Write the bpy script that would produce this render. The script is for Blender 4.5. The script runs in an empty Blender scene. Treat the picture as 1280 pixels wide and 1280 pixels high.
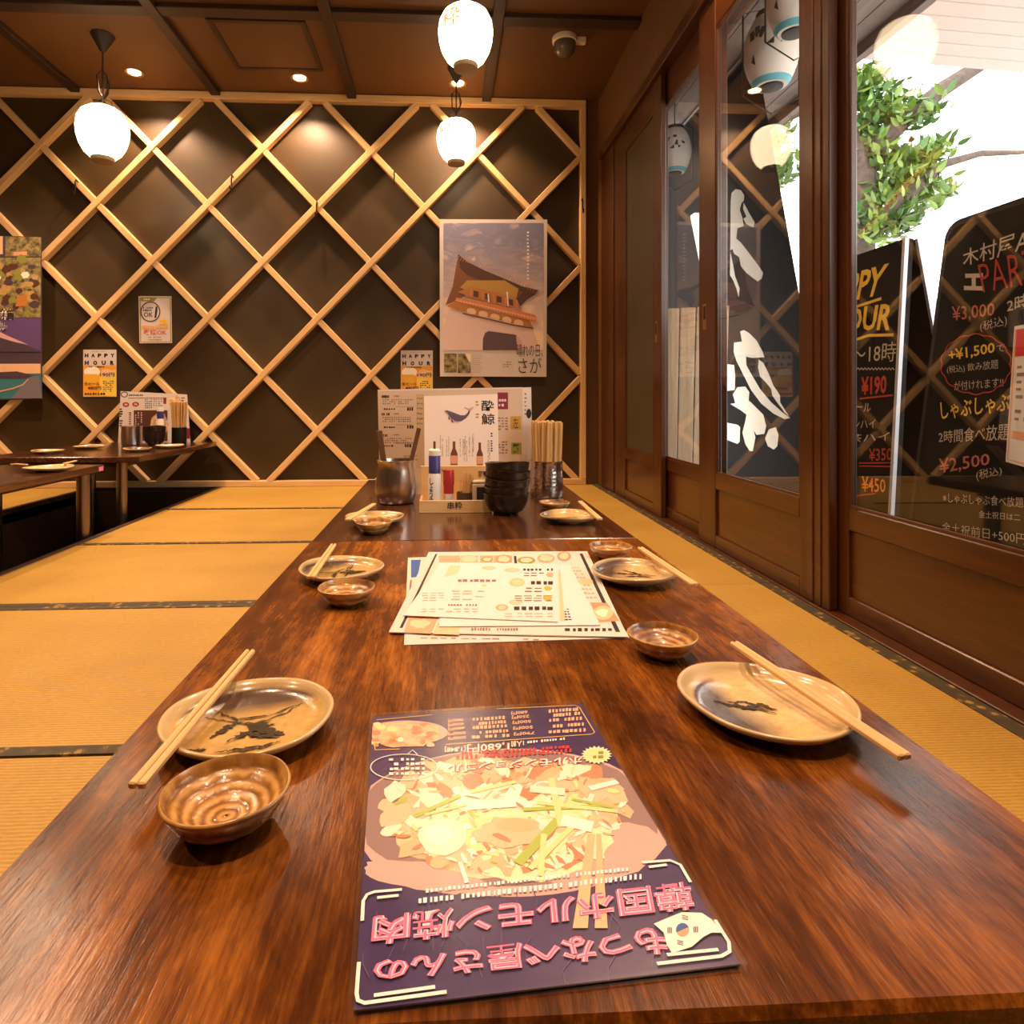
import bpy, bmesh, math, random
from mathutils import Vector, Matrix, noise
random.seed(7)
S = bpy.context.scene
COL = S.collection
PI = math.pi

# ---------------------------------------------------------------- camera, world, exposure
CAM = Vector((0, 0, 0.63))
YAW = math.atan(0.05)
FWD = Vector((math.sin(YAW), math.cos(YAW), 0)); RGT = Vector((math.cos(YAW), -math.sin(YAW), 0))
FPX, PCX, PCY = 800.0, 596.0, 497.0
cd = bpy.data.cameras.new('camera'); cam = bpy.data.objects.new('camera', cd); COL.objects.link(cam)
cam.location = CAM; cam.rotation_euler = (PI / 2, 0, -YAW)
cd.sensor_width = 36; cd.lens = 36 * FPX / 1280
cd.shift_x = (640 - PCX) / 1280; cd.shift_y = -(640 - PCY) / 1280
cd.clip_start = 0.02; cd.clip_end = 200
S.camera = cam

world = bpy.data.worlds.new('daylight'); S.world = world; world.use_nodes = True
wb = world.node_tree.nodes['Background']
wb.inputs[0].default_value = (1.0, 0.97, 0.93, 1); wb.inputs[1].default_value = 6.0
S.view_settings.view_transform = 'Standard'; S.view_settings.look = 'None'
S.view_settings.exposure = 0.0; S.view_settings.gamma = 1.0
S.view_settings.use_curve_mapping = False
S.cycles.use_denoising = True
S.cycles.max_bounces = 10; S.cycles.transparent_max_bounces = 16; S.cycles.sample_clamp_indirect = 6
WARM = (1.0, 0.62, 0.38)
SPOT_W, LANTERN_E = 155.0, 7.5

# ---------------------------------------------------------------- projection helpers (pixel of the photograph -> point on a real plane)
def ray(u, v):
    return FWD + RGT * ((u - PCX) / FPX) + Vector((0, 0, (PCY - v) / FPX))
def hit(u, v, o, n):
    d = ray(u, v); return CAM + d * ((Vector(o) - CAM).dot(n) / d.dot(n))
def onz(u, v, z): return hit(u, v, (0, 0, z), Vector((0, 0, 1)))
def ony(u, v, y): return hit(u, v, (0, y, 0), Vector((0, 1, 0)))
def onx(u, v, x): return hit(u, v, (x, 0, 0), Vector((1, 0, 0)))

# ---------------------------------------------------------------- materials
def nt(name):
    m = bpy.data.materials.new(name); m.use_nodes = True
    return m, m.node_tree.nodes, m.node_tree.links, m.node_tree.nodes['Principled BSDF']
def plain(name, col, rough=0.6, metal=0.0, spec=0.5, coat=0.0, sheen=0.0):
    m, N, L, b = nt(name)
    b.inputs['Base Color'].default_value = (*col, 1); b.inputs['Roughness'].default_value = rough
    b.inputs['Metallic'].default_value = metal; b.inputs['Specular IOR Level'].default_value = spec
    b.inputs['Coat Weight'].default_value = coat
    return m
def ramp(N, stops):
    r = N.new('ShaderNodeValToRGB'); e = r.color_ramp.elements
    while len(e) < len(stops): e.new(0.5)
    for k, (p, c) in enumerate(stops):
        e[k].position = p; e[k].color = (*c, 1)
    return r
def coords(N, L, scale=(1, 1, 1), kind='Object', rot=(0, 0, 0)):
    tc = N.new('ShaderNodeTexCoord'); mp = N.new('ShaderNodeMapping')
    mp.inputs['Scale'].default_value = scale; mp.inputs['Rotation'].default_value = rot
    L.new(tc.outputs[kind], mp.inputs['Vector']); return mp.outputs[0]
def noise_n(N, L, vec, scale, detail=4, rough=0.55, dist=0.0):
    n = N.new('ShaderNodeTexNoise'); n.inputs['Scale'].default_value = scale; n.inputs['Detail'].default_value = detail
    n.inputs['Roughness'].default_value = rough; n.inputs['Distortion'].default_value = dist
    L.new(vec, n.inputs['Vector']); return n.outputs['Fac']
def bump(N, L, b, h, strength, dist=0.002):
    bp = N.new('ShaderNodeBump'); bp.inputs['Strength'].default_value = strength; bp.inputs['Distance'].default_value = dist
    L.new(h, bp.inputs['Height']); L.new(bp.outputs[0], b.inputs['Normal']); return bp
def mixc(N, L, fac, a, b, mode='MIX'):
    m = N.new('ShaderNodeMix'); m.data_type = 'RGBA'; m.blend_type = mode
    for s, x in ((m.inputs[0], fac), (m.inputs[6], a), (m.inputs[7], b)):
        if isinstance(x, (int, float)): s.default_value = x
        elif isinstance(x, tuple): s.default_value = (*x, 1)
        else: L.new(x, s)
    return m.outputs[2]
def mathn(N, L, op, a, b=None):
    m = N.new('ShaderNodeMath'); m.operation = op
    for s, x in ((m.inputs[0], a), (m.inputs[1], b)):
        if x is None: continue
        if isinstance(x, (int, float)): s.default_value = x
        else: L.new(x, s)
    return m.outputs[0]
def wood(name, stops, scale=(14, 1.2, 14), rough=0.4, fine=40, bstr=0.25, coat=0.0, blotch=0.0, kind='Object', spec=0.5, micro=0.0, dist=1.2):
    m, N, L, b = nt(name)
    v = coords(N, L, scale, kind, )
    a = noise_n(N, L, v, 1.0, 6, 0.6, dist)
    v2 = coords(N, L, tuple(s * fine for s in scale), kind)
    f = noise_n(N, L, v2, 1.0, 3, 0.6)
    s = mathn(N, L, 'ADD', mathn(N, L, 'MULTIPLY', a, 0.66), mathn(N, L, 'MULTIPLY', f, 0.34))
    if micro:
        g = noise_n(N, L, coords(N, L, (330, 34, 330), kind), 1.0, 3, 0.65)
        s = mathn(N, L, 'ADD', s, mathn(N, L, 'MULTIPLY', mathn(N, L, 'SUBTRACT', g, 0.5), micro))
        f = mathn(N, L, 'ADD', mathn(N, L, 'MULTIPLY', f, 0.4), mathn(N, L, 'MULTIPLY', g, 0.6))
    r = ramp(N, stops); L.new(s, r.inputs[0]); c = r.outputs[0]
    if blotch:
        v3 = coords(N, L, (5, 3.2, 5), kind)
        bl = ramp(N, [(0.40, (0.55, 0.5, 0.45)), (0.60, (1.25, 1.25, 1.2))]); L.new(noise_n(N, L, v3, 1.6, 8, 0.68, 0.6), bl.inputs[0])
        c = mixc(N, L, blotch, c, bl.outputs[0], 'MULTIPLY')
    L.new(c, b.inputs['Base Color'])
    b.inputs['Roughness'].default_value = rough; b.inputs['Coat Weight'].default_value = coat; b.inputs['Coat Roughness'].default_value = 0.15
    b.inputs['Specular IOR Level'].default_value = spec
    bump(N, L, b, f, bstr, 0.0008)
    return m
def speckled(name, c1, c2, scale=30, rough=0.6, bstr=0.0, kind='Object', sc=(1, 1, 1)):
    m, N, L, b = nt(name)
    f = noise_n(N, L, coords(N, L, sc, kind), scale, 5, 0.6)
    r = ramp(N, [(0.3, c1), (0.7, c2)]); L.new(f, r.inputs[0]); L.new(r.outputs[0], b.inputs['Base Color'])
    b.inputs['Roughness'].default_value = rough
    if bstr: bump(N, L, b, f, bstr)
    return m

def mat_tatami():
    m, N, L, b = nt('tatami_rush')
    v = coords(N, L)
    w = N.new('ShaderNodeTexWave'); w.wave_type = 'BANDS'; w.bands_direction = 'Y'; w.inputs['Scale'].default_value = 36
    w.inputs['Distortion'].default_value = 0.6; w.inputs['Detail'].default_value = 2; w.inputs['Detail Scale'].default_value = 4
    L.new(v, w.inputs['Vector'])
    f = noise_n(N, L, coords(N, L, (60, 420, 60)), 1.0, 3, 0.6)
    big = noise_n(N, L, coords(N, L, (2.2, 3, 2)), 1.0, 4)
    s = mathn(N, L, 'ADD', mathn(N, L, 'MULTIPLY', f, 0.55), mathn(N, L, 'ADD', mathn(N, L, 'MULTIPLY', w.outputs['Fac'], 0.18), mathn(N, L, 'MULTIPLY', big, 0.35)))
    r = ramp(N, [(0.3, (0.24, 0.135, 0.020)), (0.55, (0.40, 0.235, 0.042)), (0.8, (0.54, 0.35, 0.078))]); L.new(s, r.inputs[0])
    L.new(r.outputs[0], b.inputs['Base Color']); b.inputs['Roughness'].default_value = 0.55; b.inputs['Specular IOR Level'].default_value = 0.3
    h = mathn(N, L, 'ADD', mathn(N, L, 'MULTIPLY', w.outputs['Fac'], 0.6), mathn(N, L, 'MULTIPLY', f, 0.5))
    bump(N, L, b, h, 0.5, 0.0015)
    return m
def mat_heri():
    m, N, L, b = nt('heri_brocade')
    v = coords(N, L, (1, 1, 1))
    vo = N.new('ShaderNodeTexVoronoi'); vo.inputs['Scale'].default_value = 38; L.new(v, vo.inputs['Vector'])
    f = noise_n(N, L, v, 300, 2)
    f2 = noise_n(N, L, coords(N, L, (420, 260, 420)), 1.0, 2)
    s = mathn(N, L, 'ADD', vo.outputs['Distance'], mathn(N, L, 'MULTIPLY', mathn(N, L, 'SUBTRACT', f2, 0.28), 0.55))
    r = ramp(N, [(0.30, (0.30, 0.18, 0.04)), (0.44, (0.065, 0.043, 0.011)), (0.75, (0.04, 0.028, 0.008))]); L.new(s, r.inputs[0])
    L.new(r.outputs[0], b.inputs['Base Color']); b.inputs['Roughness'].default_value = 0.7
    bump(N, L, b, f, 0.3)
    return m
def mat_plate(name, dark_dir, base=(0.62, 0.42, 0.16), edge=0.25):
    m, N, L, b = nt(name)
    tc = N.new('ShaderNodeTexCoord'); sep = N.new('ShaderNodeSeparateXYZ'); L.new(tc.outputs['Object'], sep.inputs[0])
    n1 = noise_n(N, L, coords(N, L), 30, 6, 0.65)
    n2 = noise_n(N, L, coords(N, L, (1, 1, 1)), 11, 3, 0.5)
    sp = noise_n(N, L, coords(N, L), 160, 3, 0.6)
    dx, dy = dark_dir
    g = mathn(N, L, 'ADD', mathn(N, L, 'MULTIPLY', sep.outputs['X'], dx * 13), mathn(N, L, 'MULTIPLY', sep.outputs['Y'], dy * 13))
    g = mathn(N, L, 'ADD', g, mathn(N, L, 'MULTIPLY', n2, 0.55)); g = mathn(N, L, 'ADD', g, 0.0)
    # radius: keep the rim pale
    r2 = mathn(N, L, 'SQRT', mathn(N, L, 'ADD', mathn(N, L, 'MULTIPLY', sep.outputs['X'], sep.outputs['X']), mathn(N, L, 'MULTIPLY', sep.outputs['Y'], sep.outputs['Y'])))
    rim = ramp(N, [(0.0, (1, 1, 1)), (0.86, (1, 1, 1)), (0.93, (0, 0, 0))]); L.new(mathn(N, L, 'DIVIDE', r2, 0.075), rim.inputs[0])
    dk = ramp(N, [(0.42, (0, 0, 0)), (0.78, (0.95, 0.95, 0.95))]); L.new(g, dk.inputs[0])
    body = ramp(N, [(0.3, tuple(c * 0.6 for c in base)), (0.6, base), (0.8, tuple(min(1, c * 1.25) for c in base))])
    L.new(mathn(N, L, 'ADD', mathn(N, L, 'MULTIPLY', n1, 0.6), mathn(N, L, 'MULTIPLY', sp, 0.4)), body.inputs[0])
    dfac = mathn(N, L, 'MULTIPLY', dk.outputs[0], rim.outputs[0])
    c = mixc(N, L, dfac, body.outputs[0], (0.075, 0.045, 0.038))
    c = mixc(N, L, rim.outputs[0], (0.60, 0.45, 0.22), c)
    L.new(c, b.inputs['Base Color']); b.inputs['Roughness'].default_value = 0.22
    b.inputs['Coat Weight'].default_value = 0.5; b.inputs['Coat Roughness'].default_value = 0.08
    bump(N, L, b, n1, 0.25, 0.002)
    return m
def mat_bowl():
    m, N, L, b = nt('bowl_glaze')
    v = coords(N, L, (1, 1, 0.4))
    w = N.new('ShaderNodeTexWave'); w.wave_type = 'RINGS'; w.rings_direction = 'Z'; w.inputs['Scale'].default_value = 42
    w.inputs['Distortion'].default_value = 2.2; w.inputs['Detail'].default_value = 3; w.inputs['Detail Scale'].default_value = 2
    L.new(v, w.inputs['Vector'])
    n1 = noise_n(N, L, v, 40, 6, 0.65); n2 = noise_n(N, L, v, 14, 3)
    s = mathn(N, L, 'ADD', mathn(N, L, 'MULTIPLY', w.outputs['Fac'], 0.35), mathn(N, L, 'MULTIPLY', n1, 0.65))
    r = ramp(N, [(0.25, (0.16, 0.065, 0.015)), (0.5, (0.42, 0.20, 0.045)), (0.75, (0.66, 0.40, 0.13))]); L.new(s, r.inputs[0])
    d = ramp(N, [(0.52, (0, 0, 0)), (0.66, (0.75, 0.75, 0.75))]); L.new(n2, d.inputs[0])
    c = mixc(N, L, d.outputs[0], r.outputs[0], (0.14, 0.075, 0.06))
    L.new(c, b.inputs['Base Color']); b.inputs['Roughness'].default_value = 0.25; b.inputs['Coat Weight'].default_value = 0.5
    bump(N, L, b, s, 0.35, 0.003)
    return m
def mat_metal(name, hammer, col=(0.62, 0.55, 0.5), rough=0.25, hd=0.002):
    m, N, L, b = nt(name)
    b.inputs['Base Color'].default_value = (*col, 1); b.inputs['Metallic'].default_value = 1; b.inputs['Roughness'].default_value = rough
    if hammer:
        vo = N.new('ShaderNodeTexVoronoi'); vo.inputs['Scale'].default_value = hammer; L.new(coords(N, L), vo.inputs['Vector'])
        bump(N, L, b, vo.outputs['Distance'], 0.35, hd)
    return m
def schlick(N, L, r0):
    lw = N.new('ShaderNodeLayerWeight'); lw.inputs[0].default_value = 0.5
    p = mathn(N, L, 'POWER', lw.outputs['Facing'], 5.0)
    return mathn(N, L, 'ADD', mathn(N, L, 'MULTIPLY', p, 1 - r0), r0)
def mat_glass():
    m = bpy.data.materials.new('door_glass'); m.use_nodes = True
    N, L = m.node_tree.nodes, m.node_tree.links; N.clear()
    o = N.new('ShaderNodeOutputMaterial'); mx = N.new('ShaderNodeMixShader'); t = N.new('ShaderNodeBsdfTransparent'); g = N.new('ShaderNodeBsdfGlossy')
    fr = schlick(N, L, 0.05)
    g.inputs['Roughness'].default_value = 0.0; t.inputs[0].default_value = (0.96, 0.97, 0.96, 1)
    L.new(fr, mx.inputs[0]); L.new(t.outputs[0], mx.inputs[1]); L.new(g.outputs[0], mx.inputs[2]); L.new(mx.outputs[0], o.inputs[0])
    return m
def mat_film(name='clear_film'):
    m = bpy.data.materials.new(name); m.use_nodes = True
    N, L = m.node_tree.nodes, m.node_tree.links; N.clear()
    o = N.new('ShaderNodeOutputMaterial'); mx = N.new('ShaderNodeMixShader'); t = N.new('ShaderNodeBsdfTransparent'); g = N.new('ShaderNodeBsdfGlossy')
    fr = schlick(N, L, 0.02)
    g.inputs['Roughness'].default_value = 0.22
    L.new(fr, mx.inputs[0]); L.new(t.outputs[0], mx.inputs[1]); L.new(g.outputs[0], mx.inputs[2]); L.new(mx.outputs[0], o.inputs[0])
    return m
def mat_emit(name, col, e, ribs=None):
    m, N, L, b = nt(name)
    b.inputs['Base Color'].default_value = (0.8, 0.75, 0.6, 1)
    b.inputs['Emission Color'].default_value = (*col, 1); b.inputs['Emission Strength'].default_value = e
    if ribs:
        w = N.new('ShaderNodeTexWave'); w.wave_type = 'BANDS'; w.bands_direction = 'Z'; w.inputs['Scale'].default_value = ribs
        L.new(coords(N, L), w.inputs['Vector'])
        s = mathn(N, L, 'ADD', mathn(N, L, 'MULTIPLY', w.outputs['Fac'], e * 0.12), e * 0.9); L.new(s, b.inputs['Emission Strength'])
    return m
def mat_sky_print(name, top, mid, low, y0, y1, cloud):
    m, N, L, b = nt(name)
    tc = N.new('ShaderNodeTexCoord'); sep = N.new('ShaderNodeSeparateXYZ'); L.new(tc.outputs['Object'], sep.inputs[0])
    n = noise_n(N, L, coords(N, L, (3, 7, 1)), 1.6, 6, 0.6, 0.8)
    g = N.new('ShaderNodeMapRange'); g.inputs[1].default_value = y0; g.inputs[2].default_value = y1; L.new(sep.outputs['Y'], g.inputs[0])
    s = mathn(N, L, 'ADD', g.outputs[0], mathn(N, L, 'MULTIPLY', mathn(N, L, 'SUBTRACT', n, 0.5), 0.9))
    r = ramp(N, [(0.1, low), (0.5, mid), (0.85, top)]); L.new(s, r.inputs[0])
    cl = ramp(N, [(0.55, (0, 0, 0)), (0.75, (1, 1, 1))]); L.new(n, cl.inputs[0])
    L.new(mixc(N, L, cl.outputs[0], r.outputs[0], cloud), b.inputs['Base Color']); b.inputs['Roughness'].default_value = 0.35
    return m

M = {}
M['tatami'] = mat_tatami(); M['heri'] = mat_heri()
M['table'] = wood('table_wood', [(0.28, (0.040, 0.0105, 0.0014)), (0.46, (0.115, 0.034, 0.005)), (0.58, (0.23, 0.077, 0.011)), (0.75, (0.40, 0.155, 0.026))], (13, 1.3, 13), 0.2, 8, 0.45, 0.0, 0.9, spec=0.32, micro=0.34, dist=1.6)
M['table_far'] = wood('far_table_wood', [(0.3, (0.022, 0.007, 0.003)), (0.5, (0.06, 0.02, 0.007)), (0.62, (0.12, 0.045, 0.015)), (0.8, (0.17, 0.07, 0.024))], (30, 1.0, 30), 0.16, 10, 0.15, 0.4, 0.3)
M['door_wood'] = wood('door_wood', [(0.3, (0.034, 0.009, 0.002)), (0.5, (0.06, 0.017, 0.0035)), (0.75, (0.10, 0.030, 0.006))], (18, 18, 1.2), 0.35, 12, 0.2, 0.2)
M['door_panel'] = wood('door_panel_wood', [(0.3, (0.036, 0.009, 0.002)), (0.5, (0.06, 0.016, 0.003)), (0.62, (0.09, 0.027, 0.006)), (0.8, (0.105, 0.034, 0.008))], (6, 1.3, 16), 0.28, 8, 0.15, 0.35)
M['dark_wood'] = wood('dark_wood', [(0.3, (0.022, 0.009, 0.004)), (0.7, (0.055, 0.022, 0.008))], (4, 4, 4), 0.5, 8, 0.2)
M['batten'] = wood('ceiling_batten_wood', [(0.3, (0.018, 0.006, 0.002)), (0.7, (0.034, 0.012, 0.004))], (6, 6, 6), 0.55, 8, 0.2)
M['pine'] = wood('pale_pine', [(0.3, (0.56, 0.33, 0.125)), (0.5, (0.68, 0.44, 0.19)), (0.75, (0.76, 0.53, 0.26))], (2, 20, 20), 0.5, 6, 0.15)
M['pinev'] = wood('pale_pine_upright', [(0.3, (0.56, 0.33, 0.125)), (0.5, (0.68, 0.44, 0.19)), (0.75, (0.76, 0.53, 0.26))], (20, 20, 2), 0.5, 6, 0.15)
M['stick'] = wood('chopstick_wood', [(0.3, (0.60, 0.36, 0.13)), (0.7, (0.80, 0.55, 0.25))], (60, 4, 60), 0.5, 6, 0.1)
M['stick_dark'] = wood('aged_chopstick_wood', [(0.3, (0.45, 0.25, 0.08)), (0.7, (0.66, 0.42, 0.16))], (60, 60, 4), 0.5, 6, 0.1)
M['tongs'] = plain('dark_bamboo', (0.11, 0.05, 0.02), 0.5)
M['old_plank'] = wood('weathered_plank', [(0.3, (0.45, 0.31, 0.20)), (0.55, (0.70, 0.52, 0.35)), (0.8, (0.82, 0.66, 0.48))], (18, 18, 1.3), 0.7, 8, 0.4)
M['eave_wood'] = wood('weathered_eave', [(0.3, (0.14, 0.10, 0.085)), (0.7, (0.27, 0.21, 0.19))], (16, 1.4, 16), 0.75, 8, 0.3)
M['wall_dark'] = speckled('wall_dark_plaster', (0.038, 0.021, 0.0055), (0.056, 0.032, 0.009), 3.0, 0.45, 0.0)
M['plaster'] = speckled('brown_plaster', (0.10, 0.040, 0.007), (0.12, 0.049, 0.009), 4.0, 0.6)
M['ceiling'] = speckled('ceiling_board', (0.085, 0.033, 0.0055), (0.10, 0.040, 0.007), 2.5, 0.6)
M['grey_glass'] = plain('frosted_panel', (0.06, 0.045, 0.022), 0.35)
M['glass'] = mat_glass(); M['film'] = mat_film()
M['black'] = plain('matte_black', (0.012, 0.011, 0.010), 0.6)
M['black_metal'] = plain('black_metal', (0.02, 0.016, 0.012), 0.35, 0.6)
M['steel'] = mat_metal('brushed_steel', 0, (0.62, 0.56, 0.5), 0.28)
M['hammered'] = mat_metal('hammered_metal', 95, (0.55, 0.48, 0.44), 0.22)
M['pewter'] = mat_metal('dark_pewter', 30, (0.55, 0.47, 0.42), 0.30, 0.0010)
M['leg_steel'] = mat_metal('dark_steel_leg', 0, (0.26, 0.20, 0.15), 0.3)
M['brass'] = mat_metal('old_brass', 0, (0.45, 0.30, 0.12), 0.4)
M['black_bowl'] = speckled('black_glaze', (0.010, 0.006, 0.004), (0.035, 0.018, 0.010), 60, 0.28, 0.3)
M['bowl'] = mat_bowl()
M['lantern'] = mat_emit('lantern_paper', (1.0, 0.72, 0.44), LANTERN_E, 36)
M['lantern_ink'] = mat_emit('lantern_ink', (1.0, 0.50, 0.14), 0.75)
M['cap'] = plain('lantern_cap', (0.30, 0.22, 0.12), 0.5, 0.3)
M['wire'] = plain('lantern_wire', (0.02, 0.012, 0.008), 0.5)
M['ring'] = plain('downlight_ring', (0.35, 0.22, 0.10), 0.35, 0.6)
M['bulb'] = mat_emit('downlight_bulb', (1.0, 0.68, 0.34), 22)
M['sensor'] = plain('sensor_plastic', (0.75, 0.68, 0.5), 0.5)
M['sensor_dome'] = plain('sensor_dome', (0.10, 0.075, 0.05), 0.25)
def paper(name, c, r=0.5): M[name] = plain('paper_' + name, c, r)
paper('paper', (0.70, 0.62, 0.56)); paper('paper_white', (0.74, 0.69, 0.66)); paper('beige', (0.60, 0.46, 0.34)); paper('tan', (0.52, 0.38, 0.22))
paper('ink', (0.02, 0.015, 0.015)); paper('ink_soft', (0.22, 0.15, 0.11)); paper('ink_pale', (0.50, 0.36, 0.24)); paper('red', (0.65, 0.03, 0.025)); paper('maroon', (0.22, 0.02, 0.035))
paper('white', (0.92, 0.90, 0.86)); paper('orange', (0.85, 0.38, 0.03)); paper('yellow', (0.90, 0.62, 0.08)); paper('gold', (0.50, 0.28, 0.05)); paper('green', (0.15, 0.28, 0.05))
paper('olive', (0.28, 0.27, 0.05)); paper('blue', (0.03, 0.10, 0.35)); paper('navy', (0.02, 0.02, 0.09)); paper('pale_green', (0.80, 0.85, 0.45)); paper('peach', (0.85, 0.52, 0.30)); paper('salmon', (0.78, 0.36, 0.20))
paper('meat', (0.88, 0.58, 0.38)); paper('meat_dark', (0.60, 0.27, 0.14)); paper('cream', (0.95, 0.86, 0.70)); paper('cabbage', (0.93, 0.86, 0.55)); paper('leek', (0.42, 0.55, 0.10)); paper('leek_pale', (0.78, 0.80, 0.38))
paper('pan', (0.30, 0.19, 0.19)); paper('pan_rim', (0.62, 0.42, 0.38)); paper('neon', (0.95, 0.16, 0.36)); paper('neon_core', (1.0, 0.66, 0.78)); paper('frame_line', (0.88, 0.90, 0.88)); paper('sky_white', (0.78, 0.88, 0.98))
paper('roof', (0.10, 0.035, 0.018)); paper('roof2', (0.24, 0.085, 0.03)); paper('eaves', (0.52, 0.20, 0.04)); paper('vermilion', (0.70, 0.22, 0.07)); paper('pale_wall', (0.80, 0.58, 0.50)); paper('arch', (0.12, 0.065, 0.07)); paper('beer', (0.80, 0.45, 0.04))
paper('whale', (0.13, 0.10, 0.14)); paper('whale_pink', (0.70, 0.42, 0.38)); paper('bottle', (0.17, 0.06, 0.02)); paper('violet', (0.13, 0.07, 0.20)); paper('teal', (0.05, 0.20, 0.24)); paper('mountain', (0.08, 0.05, 0.07)); paper('road', (0.20, 0.17, 0.20))
M['purple'] = speckled('paper_purple_night', (0.032, 0.016, 0.085), (0.085, 0.045, 0.16), 14, 0.3)
M['foodnoise'] = speckled('paper_food', (0.50, 0.18, 0.05), (0.95, 0.85, 0.55), 45, 0.35)
M['leafphoto'] = speckled('paper_leaves', (0.012, 0.009, 0.004), (0.50, 0.40, 0.17), 26, 0.35)
M['flyer'] = plain('paper_flyer', (0.92, 0.78, 0.68), 0.5)
M['gold_noise'] = speckled('paper_gold_grain', (0.42, 0.25, 0.06), (0.60, 0.40, 0.14), 80, 0.5)
M['board'] = speckled('chalkboard', (0.006, 0.0055, 0.005), (0.012, 0.011, 0.010), 6, 0.6)
M['board'].node_tree.nodes['Principled BSDF'].inputs['Specular IOR Level'].default_value = 0.12
M['board_edge'] = plain('board_edge_metal', (0.55, 0.55, 0.60), 0.4, 0.3)
def chalk(name, c): M[name] = plain('chalk_' + name, c, 0.85)
chalk('c_white', (0.55, 0.45, 0.36)); chalk('c_yellow', (0.75, 0.48, 0.04)); chalk('c_red', (0.42, 0.045, 0.02)); chalk('c_pink', (0.45, 0.14, 0.09)); chalk('c_orange', (0.85, 0.27, 0.04))
M['banner'] = speckled('banner_cloth', (0.005, 0.004, 0.004), (0.010, 0.008, 0.008), 20, 0.8)
M['banner'].node_tree.nodes['Principled BSDF'].inputs['Specular IOR Level'].default_value = 0.08
M['banner_white'] = plain('banner_white', (0.85, 0.74, 0.62), 0.8)
M['shutter'] = plain('outdoor_lantern_paper', (0.72, 0.66, 0.60), 0.6)
M['cyan'] = plain('lantern_blue_band', (0.12, 0.42, 0.50), 0.6)
M['canopy'] = plain('canopy_board', (0.74, 0.61, 0.58), 0.6)
M['bark'] = speckled('tree_bark', (0.05, 0.033, 0.027), (0.13, 0.09, 0.075), 14, 0.85, 0.5)
M['leaf'] = plain('leaf_green', (0.055, 0.13, 0.018), 0.45); M['leaf2'] = plain('leaf_light', (0.15, 0.24, 0.035), 0.45)
for k in ('leaf', 'leaf2'):
    M[k].node_tree.nodes['Principled BSDF'].inputs['Transmission Weight'].default_value = 0.0
M['pavement'] = speckled('pavement_stone', (0.62, 0.58, 0.54), (0.74, 0.70, 0.66), 9, 0.8)
M['facade'] = plain('far_facade', (0.75, 0.68, 0.62), 0.8)
M['red_cap'] = plain('red_plastic', (0.42, 0.03, 0.03), 0.35); M['blue_wrap'] = plain('blue_wrap', (0.05, 0.035, 0.20), 0.4)
M['white_plastic'] = plain('white_plastic', (0.82, 0.78, 0.70), 0.35); M['brown_wood'] = wood('toothpick_holder_wood', [(0.3, (0.05, 0.03, 0.012)), (0.7, (0.12, 0.07, 0.03))], (30, 30, 6), 0.4, 6, 0.2)
M['clear'] = mat_film('clear_plastic'); M['tin'] = plain('pale_tin', (0.60, 0.50, 0.34), 0.35)
M['pink_tape'] = plain('pink_tape', (0.75, 0.22, 0.42), 0.5)

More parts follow.
